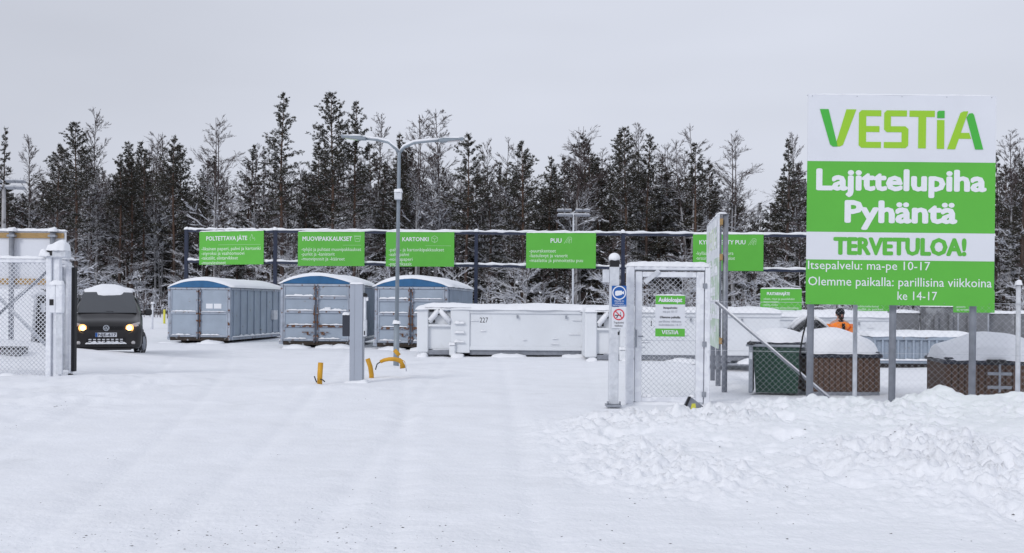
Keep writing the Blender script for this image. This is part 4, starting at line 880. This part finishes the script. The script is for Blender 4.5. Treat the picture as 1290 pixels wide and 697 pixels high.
def panel(name, m, pts, par=v, th=.012, off=(0, -1, .3)):
    """thin slab from a polygon in 3-D pushed out along off"""
    o_ = Vector(off).normalized()*th; n = len(pts); a = [Vector(q) for q in pts]
    return MB().add([q+o_ for q in a]+[q-o_ for q in a], [tuple(range(n)), tuple(range(2*n-1, n-1, -1))]+[(i, i+n, (i+1) % n+n, (i+1) % n) for i in range(n)]).build(name, m, par)
ws_ = lambda x, f: (x, 1.01+f*.66-.035, 1.12+f*.575)
panel('windscreen', 'glass', [ws_(-.735, .0), ws_(.735, .0), ws_(.705, .35), ws_(.66, .8), ws_(.62, .96), (0, 1.01+.66*.99-.06, 1.12+.575*.99), ws_(-.62, .96), ws_(-.66, .8), ws_(-.705, .35)], off=(0, -.66, .75), th=.02)
for s in (-1, 1): tb('wiper', 'black', v, [(s*.05+.1, .99, 1.155), (s*.05-.35, 1.10, 1.215)], .012, 5)
for s in (-1, 1):
    panel('side_window', 'glass', [(s*.85, 1.42, 1.06), (s*.85, 2.3, 1.06), (s*.735, 2.3, 1.60), (s*.735, 1.8, 1.6)][::s], off=(s, 0, .2), th=.02)
    # headlights: tall swept lamps wrapping the corner
    hl = panel('headlight', 'lampglass', [(s*.46, .072, .665), (s*.70, .12, .69), (s*.80, .19, .80), (s*.81, .26, .90), (s*.66, .17, .86), (s*.47, .10, .80)][::s], off=(s*.3, -1, .15), th=.03)
    for nm, x, r_, m_, yy in (('glowing_reflector', .57, .098, 'amber', .075), ('bulb', .56, .062, 'lamplit', .055)): MB().cyl((s*x, yy, .745), r_, -.03, 'y', 16).build(nm, m_, hl)
    MB().cyl((s*.74, .15, .80), .05, -.03, 'y', 12).build('indicator', 'lampglass', hl)
    # mirrors
    mr_ = bx('mirror', 'blackp', v, *sorted((s*.93, s*1.13)), 1.16, 1.34, 1.06, 1.24, .04); bx('mirror_arm', 'blackp', mr_, *sorted((s*.84, s*.935)), 1.22, 1.29, 1.07, 1.12, .01)
    MB().cyl((s*.66, .03, .36), .05, -.03, 'y', 12).build('fog_lamp', 'lampglass', v)
    for yy in (.74, 3.42):
        st = yy < 1; wh = bpy.data.objects.new('wheel', None); COL.objects.link(wh); wh.parent = v; wh.location = (s*.825, yy, .315); wh.rotation_euler = (0, 0, R(-16) if st else 0)
        q_ = MB(); q_.tube([(-.1, 0, 0), (-.085, 0, 0), (.085, 0, 0), (.1, 0, 0)], [.285, .315, .315, .285], 28); q_.build('tyre', 'tyre', wh); MB().cyl((s*.102, 0, 0), .19, s*.006, 'x', 16).build('rim', 'galvdark', wh)
        # wheel arch lip
        MB().tube([(s*.875, yy+.375*math.cos(a_), .315+.375*math.sin(a_)) for a_ in [math.pi*k_/10 for k_ in range(11)]], .03, 6).build('wheel_arch', 'vanplastic', v)
g_ = bx('grille', 'black', v, -.44, .44, .03, .09, .69, .80, .01)
for zz in (.715, .745, .775): bx('grille_bar', 'vanpaint', g_, -.43, .43, .018, .029, zz-.006, zz+.006)
em = MB(); em.cyl((0, .03, .745), .075, -.02, 'y', 24); em = em.build('emblem_disc', 'vanplastic', g_)
icon(g_, ringpolys(0, .745, .07, .013, 24)+stroke([(-.035, .795), (0, .752), (.035, .795)], .012)+stroke([(-.057, .765), (-.026, .70), (0, .742), (.026, .70), (.057, .765)], .012), .008, 'chrome', 'emblem')
bx('bumper', 'vanplastic', v, -.78, .78, -.012, .2, .20, .36, .05); bx('lower_intake', 'black', v, -.48, .48, -.02, .0, .37, .50, .01)
for zz in (.39, .43, .47): bx('intake_bar', 'vanplastic', v, -.46, .46, -.03, -.021, zz-.008, zz+.008)
for i in range(8): bx('intake_snow', 'snow', v, -.42+i*.108, -.35+i*.108, -.036, -.0305, .392, .412, .002); bx('intake_snow', 'snow', v, -.42+i*.108, -.35+i*.108, -.036, -.0305, .44, .462, .002)
snowcap(v, -.5, .5, -.055, .03, .335, .05, 4, 30, 5, amp=.5)
pl = bx('number_plate', 'signwhite', v, -.26, .26, -.045, -.033, .515, .625, .003); bx('plate_band', 'blue', pl, -.258, -.205, -.0485, -.0455, .517, .623)
lettering('NJE-617', pl, -.19, .245, .535, .607, -.0455, 'blackprint', .03)
bx('splitter', 'vanplastic', v, -.62, .62, -.03, .15, .17, .23, .02)
snowcap(v, -.68, .68, 1.66, 4.2, 1.715, .145, 5, 28, 24, p=3, amp=.12); 
snowcap(v, -.63, .63, 1.47, 1.90, 1.585, .08, 6, 30, 10, zf=lambda x, y: (y-1.48)*.72-.10*(x/.62)**2, p=3, amp=.2)
snowcap(v, -.84, -.70, 1.0, 1.3, 1.12, .02, 5, 5, 5)

# ------------------------------------------------------------------ worker in orange
WD = 23.6; p = P(1058, 400, WD); wz = gz(p.x, WD)
w_ = thing('person', 'worker in a bright orange jacket and black beanie standing behind the snow-topped bins', 'person', (p.x, WD, wz), R(6)); Hs = (P(1058, 388.5, WD).z-wz)/1.80; w_.scale = (Hs,)*3
def skin(name, m, verts, edges, rad, par, root=0, lv=2, **k):
    me = bpy.data.meshes.new(name); me.from_pydata(verts, edges, []); o = bpy.data.objects.new(name, me); COL.objects.link(o)
    md = o.modifiers.new('s', 'SKIN'); md.use_smooth_shade = True
    for i, r_ in enumerate(rad):
        sv = me.skin_vertices[0].data[i]; sv.radius = r_ if isinstance(r_, tuple) else (r_, r_); sv.use_root = (i == root)
    o.modifiers.new('b', 'SUBSURF').render_levels = lv; o.modifiers['b'].levels = lv
    dg = bpy.context.evaluated_depsgraph_get(); dg.update(); nm = bpy.data.meshes.new_from_object(o.evaluated_get(dg)); bpy.data.objects.remove(o)
    nm.materials.append(M[m]) if not nm.materials else None
    nm.name = name; o = bpy.data.objects.new(name, nm); COL.objects.link(o); o.parent = par
    return o
V = [(0, 0, .98), (0, 0, 1.15), (0, .01, 1.34), (0, .01, 1.46), (0, .0, 1.55), (0, -.01, 1.63), (0, -.012, 1.72),
     (-.1, 0, .92), (-.11, -.01, .52), (-.12, .02, .1), (-.12, -.12, .04), (.1, 0, .92), (.11, -.01, .52), (.12, .02, .1), (.12, -.12, .04),
     (-.2, .01, 1.42), (-.27, .0, 1.14), (-.2, -.16, .95), (-.15, -.2, .90), (.2, .01, 1.42), (.27, .0, 1.14), (.2, -.16, .95), (.15, -.2, .90)]
E = [(0, 1), (1, 2), (2, 3), (3, 4), (4, 5), (5, 6), (0, 7), (7, 8), (8, 9), (9, 10), (0, 11), (11, 12), (12, 13), (13, 14), (3, 15), (15, 16), (16, 17), (17, 18), (3, 19), (19, 20), (20, 21), (21, 22)]
Rd = [.14, (.15, .11), (.17, .12), (.11, .09), .06, (.082, .1), (.07, .085), .095, .065, .05, .045, .095, .065, .05, .045, .07, .05, .036, .035, .07, .05, .036, .035]
skin('body', 'skin', V, E, Rd, w_)
JV = [(0, 0, .86), (0, .0, 1.05), (0, .01, 1.28), (0, .01, 1.42), (0, .0, 1.50), (-.22, .01, 1.33), (-.31, .0, 1.10), (-.215, -.16, .95), (.22, .01, 1.33), (.31, .0, 1.10), (.215, -.16, .95)]
skin('jacket', 'orange', JV, [(0, 1), (1, 2), (2, 3), (3, 4), (3, 5), (5, 6), (6, 7), (3, 8), (8, 9), (9, 10)], [(.24, .19), (.25, .19), (.27, .20), (.17, .14), (.10, .10), .14, .12, .08, .14, .12, .08], w_)
skin('trousers', 'trouser', [(0, 0, .9), (-.1, 0, .86), (-.11, -.01, .5), (-.12, .02, .12), (.1, 0, .86), (.11, -.01, .5), (.12, .02, .12)], [(0, 1), (1, 2), (2, 3), (0, 4), (4, 5), (5, 6)], [(.19, .14), .125, .09, .08, .125, .09, .08], w_)
for s in (-1, 1):
    skin('boot', 'cloth', [(s*.12, .03, .16), (s*.12, .03, .07), (s*.125, -.16, .05)], [(0, 1), (1, 2)], [.07, .06, .05], w_)
    V2 = [(s*.15, -.19, .91), (s*.14, -.22, .86)]; E2 = [(0, 1)]; R2 = [.028, (.035, .02)]
    for i in range(4): a = len(V2); x = s*(.17-.02*i); V2 += [(x, -.24, .825), (x-s*.003, -.245, .79-.006*(i in (1, 2))), (x-s*.005, -.235, .765-.01*(i in (1, 2)))]; E2 += [(1, a), (a, a+1), (a+1, a+2)]; R2 += [.011, .01, .008]
    a = len(V2); V2 += [(s*.105, -.23, .86), (s*.09, -.24, .83)]; E2 += [(1, a), (a, a+1)]; R2 += [.012, .009]
    skin('glove', 'cloth', V2, E2, R2, w_)
bx('zip_band', 'cloth', w_, -.012, .03, -.235, -.14, .98, 1.44, .008)
skin('collar', 'cloth', [(0, -.02, 1.47), (0, -.03, 1.535)], [(0, 1)], [(.10, .10), (.085, .09)], w_)
hat = MB(); ic_ = bmesh.new(); bmesh.ops.create_uvsphere(ic_, u_segments=20, v_segments=12, radius=1)
hat.add([(v_.co.x*.105, -.012+v_.co.y*.122, 1.70+v_.co.z*.105) for v_ in ic_.verts if True], [[v_.index for v_ in f.verts] for f in ic_.faces], 0, True); hat.tube([(0, -.012, 1.675), (0, -.012, 1.715)], [.112, .108], 16); hat.build('beanie', 'cloth', w_)
fb = MB(); fb.add([(v_.co.x*.07, -.07+v_.co.y*.055, 1.585+v_.co.z*.06) for v_ in ic_.verts], [[v_.index for v_ in f.verts] for f in ic_.faces], 0, True); fb.build('beard', 'beard', w_)
ns_ = MB(); ns_.add([(v_.co.x*.014, -.118+v_.co.y*.022, 1.637+v_.co.z*.024) for v_ in ic_.verts], [[v_.index for v_ in f.verts] for f in ic_.faces], 0, True); ns_.build('nose', 'skin', w_)
for s in (-1, 1):
    e_ = MB(); e_.add([(s*.034+v_.co.x*.014, -.098+v_.co.y*.012, 1.660+v_.co.z*.008) for v_ in ic_.verts], [[v_.index for v_ in f.verts] for f in ic_.faces], 0, True); e_.build('eye', 'blackp', w_)
    e_ = MB(); e_.add([(s*.093+v_.co.x*.012, -.0+v_.co.y*.022, 1.645+v_.co.z*.032) for v_ in ic_.verts], [[v_.index for v_ in f.verts] for f in ic_.faces], 0, True); e_.build('ear', 'skin', w_)
bx('mouth', 'red', w_, -.022, .022, -.1255, -.12, 1.602, 1.608)
ic_.free()

# ------------------------------------------------------------------ trees
def seg(mb, a, b, ra, rb, mi, n=3):
    a, b = Vector(a), Vector(b); t = (b-a)
    if t.length < 1e-5: return
    t.normalize(); up = Vector((0, 0, 1)) if abs(t.z) < .95 else Vector((1, 0, 0)); u = t.cross(up).normalized(); v = t.cross(u)
    vs = []
    for p_, r_ in ((a, ra), (b, rb)):
        for k in range(n):
            an = 2*math.pi*k/n+.5; vs.append(p_+(u*math.cos(an)+v*math.sin(an))*r_)
    mb.add(vs, [(k, (k+1) % n, (k+1) % n+n, k+n) for k in range(n)], mi)
def blob(mb, p, s, rn, mi):
    x, y, z = p; v = [(x+s*rn.uniform(.7, 1.3), y, z), (x, y+s*rn.uniform(.7, 1.3), z), (x-s*rn.uniform(.7, 1.3), y, z-s*.1), (x, y-s*rn.uniform(.7, 1.3), z), (x+s*.1, y, z+s*rn.uniform(.35, .6)), (x, y, z-s*.2)]
    mb.add(v, [(0, 1, 4), (1, 2, 4), (2, 3, 4), (3, 0, 4), (1, 0, 5), (2, 1, 5), (3, 2, 5), (0, 3, 5)], mi, True)
def tuft(mb, p, d, s, rn, mi, nb=9):
    p = Vector(p)
    for k in range(nb):
        q_ = (Vector(d)*.7+Vector((rn.gauss(0, .6), rn.gauss(0, .6), rn.gauss(.15, .45)))).normalized()*s*rn.uniform(.7, 1.25)
        sd_ = q_.cross(Vector((rn.gauss(0, 1), rn.gauss(0, 1), rn.gauss(0, 1)))).normalized()*s*.17
        b_ = p+Vector((rn.gauss(0, s*.25), rn.gauss(0, s*.25), rn.gauss(0, s*.15)))
        mb.add([b_-sd_, b_+sd_, b_+q_], [(0, 1, 2)], mi)
def trunkpts(H, rn, lean=.01, bend=.12):
    ph = rn.uniform(0, 6); return [Vector((lean*z+bend*math.sin(z*.4+ph)*z/H, bend*math.cos(z*.33+ph)*z/H, z)) for z in np.linspace(-.4, H, 12)]
def at(pts, f):
    x = f*(len(pts)-1); i = min(int(x), len(pts)-2); return pts[i].lerp(pts[i+1], x-i)
def pine(seed, H=16, base=.38, wide=2.3, shape='pine', snow=.22, dense=1.0):
    rn = random.Random(seed); tp = trunkpts(H, rn); tm = MB(); r0 = .011*H+.02
    for i in range(11):
        f0, f1 = i/11, (i+1)/11; seg(tm, tp[i], tp[i+1], r0*(1-f0*.9), r0*(1-f1*.9), 1 if f0 > .45 and shape == 'pine' else 0, 7)
    cm = MB(); nb = int((1-base)*H*7.2*dense)
    for k in range(nb):
        f = base+(1-base)*(k/nb)**.95; f += rn.uniform(-.01, .01); f = min(f, .985); o = at(tp, f); g_ = (f-base)/(1-base)
        if shape == 'pine': Lb = 1.22*wide*min(1, .62+g_)*min(1, (1.02-g_)*1.75)**.85*rn.uniform(.4, 1.1)+.15
        else: Lb = wide*(1-g_)**.85*rn.uniform(.8, 1.1)+.12
        if g_ > .9: Lb = min(Lb, .5+(1-g_)*5)
        a = rn.uniform(0, 2*math.pi); el = (.15+.7*g_ if shape == 'pine' else -.25+.5*g_)+rn.uniform(-.15, .15)
        d = Vector((math.cos(a)*math.cos(el), math.sin(a)*math.cos(el), math.sin(el))); ns_ = 4; prev = o; pp_ = []
        for j in range(1, ns_+1):
            q_ = o+d*Lb*j/ns_+Vector((0, 0, (-.10 if shape == 'pine' else -.16)*Lb*(j/ns_)**1.3+(.12*Lb*(j/ns_)**3)))
            seg(cm, prev, q_, .03*(1-j/ns_*.7)*(.6+.25*Lb), .03*(1-(j)/ns_*.8)*(.6+.25*Lb), 2, 3); pp_.append((prev, q_)); prev = q_
        nt_ = max(4, int(Lb*13))
        for j in range(nt_):
            ff = rn.uniform(.22, 1)**.8; i_ = min(int(ff*ns_), ns_-1); c_ = pp_[i_][0].lerp(pp_[i_][1], ff*ns_-i_)
            sp_ = .30*Lb*ff*.8; c_ = c_+Vector((rn.gauss(0, sp_*.55), rn.gauss(0, sp_*.55), rn.gauss(0, .06)))
            tuft(cm, c_, d, .17, rn, rn.choice((0, 0, 1)), 9)
            if rn.random() < snow*(2.6-1.3*g_): blob(cm, c_+Vector((0, 0, .05)), rn.uniform(.03, .11), rn, 3)
    tuft(cm, tp[-1], (0, 0, 1), .3, rn, 0, 14)
    # dead lower branches with snow on them
    for k in range(int(base*H*2.0)):
        f = rn.uniform(.12, base+.05); o = at(tp, f); a = rn.uniform(0, 6.3); Lb = rn.uniform(.4, 1.6); e_ = o+Vector((math.cos(a)*Lb, math.sin(a)*Lb, rn.uniform(-.3, .3)))
        seg(cm, o, e_, .022, .008, 2); seg(cm, o.lerp(e_, .2)+Vector((0, 0, .03)), e_+Vector((0, 0, .03)), .028, .012, 3)
    return tm, ['pinebark', 'redbark'], cm, ['needle', 'needle2', 'pinebark', 'rime']
def birch(seed, H=14, base=.25, wide=2.0, rime=.35, nb=34, up=.9, multi=1, lowsnow=.8):
    rn = random.Random(seed); tm = MB(); cm = MB(); stems = []
    for st in range(multi):
        tp = trunkpts(H*(1-.15*st*rn.random()), rn, rn.uniform(-.03, .03)+.06*st*(1 if rn.random() < .5 else -1), .22)
        r0 = .0062*H+.02
        for i in range(11): seg(tm, tp[i], tp[i+1], r0*(1-i/11*.88), r0*(1-(i+1)/11*.88), 0 if i < 7 else 1, 6)
        stems.append(tp)
    def br(o, d, L_, r_, lev, hf):
        n_ = 4 if lev < 2 else 3; prev = o; pts = [o]
        for j in range(1, n_+1):
            t_ = j/n_; droop = (-.10*L_*t_**2 if lev == 0 else -.22*L_*t_**2)
            q_ = o+d*L_*t_+Vector((rn.gauss(0, .035*L_), rn.gauss(0, .035*L_), droop+rn.gauss(0, .03*L_))); pts.append(q_)
            mi = 1 if rn.random() < (rime*.9*(hf < .65)+lowsnow*.7*max(0, .5-hf)) else 0
            ra, rb = r_*(1-(j-1)/n_*.75), r_*(1-j/n_*.75); seg(cm, prev, q_, ra, rb, 0 if lev == 0 else mi, 3)
            if (lev < 2) and rn.random() < ((.62 if hf < .5 else .10) if lev == 0 else (.34 if hf < .6 else .04)) and abs((q_-prev).normalized().z) < .85:
                sr = .020+.012*rn.random()+(.018 if hf < .5 else 0); seg(cm, prev+Vector((0, 0, ra+.006)), q_+Vector((0, 0, rb+.006)), sr, sr*.8, 1, 4)
            prev = q_
        if lev < 2:
            for k in range((10 if lev == 0 else 9)):
                f = rn.uniform(.2, 1); c_ = at(pts, f); dv = (d+Vector((rn.gauss(0, .42), rn.gauss(0, .42), rn.gauss(.22, .3)))).normalized()
                br(c_, dv, L_*(rn.uniform(.28, .5)), r_*.42 if lev == 0 else (.0085 if hf > .45 else .007), lev+1, hf)
    for st in stems:
        for k in range(int(nb*1.5)//multi):
            f = min(.98, base+(.97-base)*(k/(nb*1.5/multi))**.9); o = at(st, f); g_ = (f-base)/(1-base)
            Lb = wide*(.55+.75*math.sin(math.pi*min(.95, .18+g_*.72)))*rn.uniform(.55, 1.1)*(1.1-g_*.55); a = rn.uniform(0, 6.283); el = up*(.55+.45*g_)+rn.uniform(-.25, .2)
            br(o, Vector((math.cos(a)*math.cos(el), math.sin(a)*math.cos(el), math.sin(el))), Lb, .026*(1.1-g_*.6), 0, o.z/H)
    return tm, ['birchbark', 'twig'], cm, ['twig', 'rime']
VAR = {}
def variant(key, gen):
    tm, tms, cm, cms = gen
    a = tm.build('trunk', tms); b = cm.build('crown', cms); VAR[key] = (a.data, b.data); bpy.data.objects.remove(a); bpy.data.objects.remove(b)
for i in range(5): variant('pine%d' % i, pine(10+i, 16, (.42, .3, .36, .25, .5)[i], (2.2, 2.6, 1.9, 2.3, 1.8)[i], 'pine', .25))
for i in range(3): variant('spruce%d' % i, pine(30+i, 16, (.08, .12, .05)[i], (2.3, 1.9, 2.1)[i], 'spruce', .28, 1.2))
variant('talltrunk', pine(50, 19, .47, 1.9, 'pine', .25, 1.1)); variant('bigpine', pine(51, 18, .42, 2.7, 'pine', .3, 1.1))
for i in range(5): variant('birch%d' % i, birch(60+i, 15, (.3, .4, .25, .35, .3)[i], (2.0, 1.6, 2.5, 1.8, 2.2)[i], .28, 36, (.95, 1.1, .75, 1.0, .8)[i], (1, 1, 2, 1, 2)[i]))
for i in range(4): variant('young%d' % i, birch(80+i, 6.5, .1, (1.5, 1.9, 1.3, 1.7)[i], .75, 24, (.7, .5, .9, .6)[i], (2, 1, 3, 2)[i], .6))
HV = {'pine': 16, 'spruce': 16, 'birch': 15, 'young': 6.5, 'talltrunk': 19, 'bigpine': 18}
def plant(kind, x, y, H, label, cat, group=None, wide=1.0, rnd=random):
    h0 = HV[kind.rstrip('0123456789')]; s = H/h0; nm = {'pine': 'pine_tree', 'talltrunk': 'pine_tree', 'bigpine': 'pine_tree', 'spruce': 'spruce_tree', 'birch': 'birch_tree', 'young': 'young_birch'}[kind.rstrip('0123456789')]
    o = thing(nm, label, cat, (x, y, gz(x, y)-.1), rnd.uniform(0, 6.28), group); o.scale = (s*wide, s*wide, s)
    for m_, n_ in zip(VAR[kind], ('trunk', 'crown')):
        c_ = bpy.data.objects.new(n_, m_); COL.objects.link(c_); c_.parent = o
    return o
rn = random.Random(21)
# trees one can point at: kind, top pixel, distance, width factor, label
hero = [('spruce2', 5, 163, 76, .8, 'narrow dark spruce at the far left edge of the forest'),
 ('birch1', 37, 172, 80, .9, 'slim bare birch beside the left-edge spruce'),
 ('bigpine', 98, 157, 74, 1.0, 'broad dark pine rising above the back of the notice board'),
 ('birch3', 121, 141, 82, .9, 'pale tall birch directly behind the broad left pine'),
 ('pine1', 73, 184, 77, .9, 'smaller pine left of the broad dark pine'),
 ('pine2', 152, 197, 78, .9, 'pine above the van with a rounded dark top'), ('pine3', 162, 196, 84, .9, 'pine close beside the round-topped pine above the van'),
 ('birch0', 197, 168, 85, .9, 'faint bare birch between the van and the first green sign'),
 ('pine0', 221, 174, 76, .85, 'pine with open branches above the left end of the navy frame'),
 ('birch4', 273, 150, 75, 1.05, 'large bare birch above the leftmost green sign'),
 ('birch2', 325, 180, 80, .9, 'bushy bare birch just left of the tall straight pine'),
 ('talltrunk', 357, 119, 72, .95, 'tallest pine with a long bare reddish trunk'),
 ('bigpine', 421, 120, 74, .95, 'tall full pine above the MUOVIPAKKAUKSET sign'), ('pine4', 447, 130, 75, .8, 'pine standing close right of the tall full pine'),
 ('birch1', 477, 145, 84, .8, 'thin faint birch left of the lamp pole'),
 ('pine2', 503, 171, 76, .9, 'dark pine top framed by the arms of the lamp pole'),
 ('birch4', 527, 146, 77, 1.0, 'wide bare birch under the right lamp arm'), ('birch0', 551, 138, 80, 1.1, 'tallest bare birch right of the lamp pole'),
 ('pine0', 588, 171, 76, .95, 'pine right of the right lamp arm'), ('birch3', 613, 178, 82, .8, 'thin birch right of the pine by the lamp arm'),
 ('birch2', 640, 172, 82, .8, 'bare birch left of the PUU sign'), ('pine1', 660, 181, 76, 1.0, 'dense pine above the left corner of the PUU sign'),
 ('pine3', 692, 200, 80, .9, 'dark pine above the middle of the PUU sign'), ('birch4', 727, 160, 78, .95, 'graceful bare birch above the right edge of the PUU sign'),
 ('bigpine', 790, 163, 76, .9, 'pine above the post with the camera sign'), ('birch0', 803, 155, 80, .9, 'tall birch growing through the pines above the walk-in gate'), ('pine3', 815, 172, 77, .9, 'right-hand pine of the clump above the walk-in gate'),
 ('birch2', 870, 156, 78, 1.0, 'bare birch pair above the KYLLASTETTY PUU sign'), ('pine4', 876, 182, 75, 1.0, 'pine in front of the bare birch pair'), ('pine0', 893, 205, 80, .9, 'low pine right of the bare birch pair'),
 ('birch4', 925, 170, 76, 1.1, 'spreading bare birch left of the conical spruce'), ('spruce0', 991, 178, 74, 1.05, 'conical dark spruce left of the big welcome sign'), ('birch1', 1002, 168, 76, .8, 'slim birch touching the conical spruce'),
 ('birch3', 1272, 168, 73, 1.1, 'snowy birch right of the big welcome sign'), ('spruce1', 1257, 196, 75, .9, 'narrow spruce tight against the right side of the big sign'), ('spruce2', 1290, 205, 72, 1.1, 'dark spruce cut off by the right edge')]
for kind, px, py, D, wd, lab in hero:
    p = P(px, py, D); plant(kind, p.x, D, p.z-gz(p.x, D)+.1, lab, {'p': 'pine tree', 's': 'spruce tree', 'b': 'birch tree', 't': 'pine tree'}[kind[0]] if kind != 'bigpine' else 'pine tree', None, wd, rn)
L1 = {'pine': ('snow-dusted dark pine among many alike in the forest behind the yard', 'pine tree', 'pines filling the forest behind the yard'),
      'spruce': ('snow-dusted spruce among many alike in the forest behind the yard', 'spruce tree', 'spruces filling the forest behind the yard'),
      'birch': ('bare frosted birch among many alike in the forest behind the yard', 'birch tree', 'bare birches filling the forest behind the yard'),
      'young': ('low snow-laden young birch among many alike along the forest edge', 'young tree', 'snow-laden young birches along the forest edge')}
def skyline(px):   # height of the closed canopy in photo rows
    return 213+15*math.sin(px*.021+1)+11*math.sin(px*.057)+8*math.sin(px*.13+2)+(14 if 940 < px < 975 or 290 < px < 312 else 0)
for i in range(200):
    px = -60+1420*(i+rn.random())/200; D = rn.uniform(79, 104)
    k_ = rn.choices(['pine', 'spruce', 'birch'], [4, 1, 6])[0]; key = k_+str(rn.randrange({'pine': 5, 'spruce': 3, 'birch': 5}[k_]))
    py = skyline(px)+rn.gauss(4, 16)
    if 930 < px < 985 or 288 < px < 310: py = 262+rn.uniform(-10, 25)
    p = P(px, py, D); plant(key, p.x, D, p.z, *L1[k_], rn.uniform(.8, 1.1), rn)
for i in range(44):
    px = -40+1380*(i+rn.random())/44; D = rn.uniform(66, 76); H_ = rn.uniform(3.8, 7.6); p = P(px, 400, D); plant('young%d' % rn.randrange(4), p.x, D, H_, *L1['young'], rn.uniform(.9, 1.2), rn)
for i in range(84):      # dark lower storey of young pines and spruces
    px = -50+1400*(i+rn.random())/84; D = rn.uniform(76, 98); k_ = rn.choice(['pine', 'spruce', 'spruce']); key = k_+str(rn.randrange({'pine': 5, 'spruce': 3}[k_]))
    p = P(px, skyline(px)+rn.uniform(22, 95), D); plant(key, p.x, D, p.z, *L1[k_], rn.uniform(1.2, 1.7), rn)
# far wood that reads as one mass: thin trunks and ragged crowns
fm = MB(); rf_ = random.Random(5)
for i in range(400):
    px = -350+2000*rf_.random(); D = rf_.uniform(106, 150); p = P(px, skyline(px)+22+rf_.uniform(-8, 18)+(45 if 935 < px < 980 or 290 < px < 310 else 0), D); H_ = p.z; r_ = rf_.uniform(.09, .17); seg(fm, (p.x, D, -.3), (p.x+rf_.uniform(-.3, .3), D, H_), r_, .03, 0 if rf_.random() < .6 else 1, 4)
    for k in range(90):
        f = rf_.uniform(.22, 1); sp_ = 1.9*(1-f*.75); c_ = (p.x+rf_.gauss(0, sp_*.6), D+rf_.gauss(0, sp_*.6), H_*f)
        tuft(fm, c_, (0, 0, .2), .6, rf_, 2, 4)
        if rf_.random() < .22: blob(fm, c_, rf_.uniform(.06, .15), rf_, 3)
fm.build('distant_wood', ['pinebark', 'birchbark', 'needle', 'rime'], None, kind='stuff', label='dim distant wood filling the gaps between the forest trees', cat='forest')
# snowy undergrowth at the forest edge
ug = MB()
for i in range(1500):
    px = -150+1600*rf_.random(); D = rf_.uniform(60, 82); p = P(px, 400, D); z_ = gz(p.x, D); H_ = rf_.uniform(.4, 2.2); a = rf_.uniform(0, 6.3); e_ = Vector((p.x+math.cos(a)*H_*.4, D+math.sin(a)*H_*.4, z_+H_)); s_ = Vector((p.x, D, z_-.05)); m__ = s_.lerp(e_, .5)+Vector((0, 0, .15*H_))
    mi = 1 if rf_.random() < .6 else 0; seg(ug, s_, m__, .018, .014, 0); seg(ug, m__, e_, .02, .008, mi)
    for k in range(3): f = s_.lerp(e_, rf_.uniform(.3, .9)); seg(ug, f, f+Vector((rf_.gauss(0, .3), rf_.gauss(0, .3), rf_.uniform(0, .35))), .012, .006, mi)
ug.build('undergrowth', ['twig', 'rime'], None, kind='stuff', label='snow-dusted twigs and saplings along the foot of the forest', cat='undergrowth')
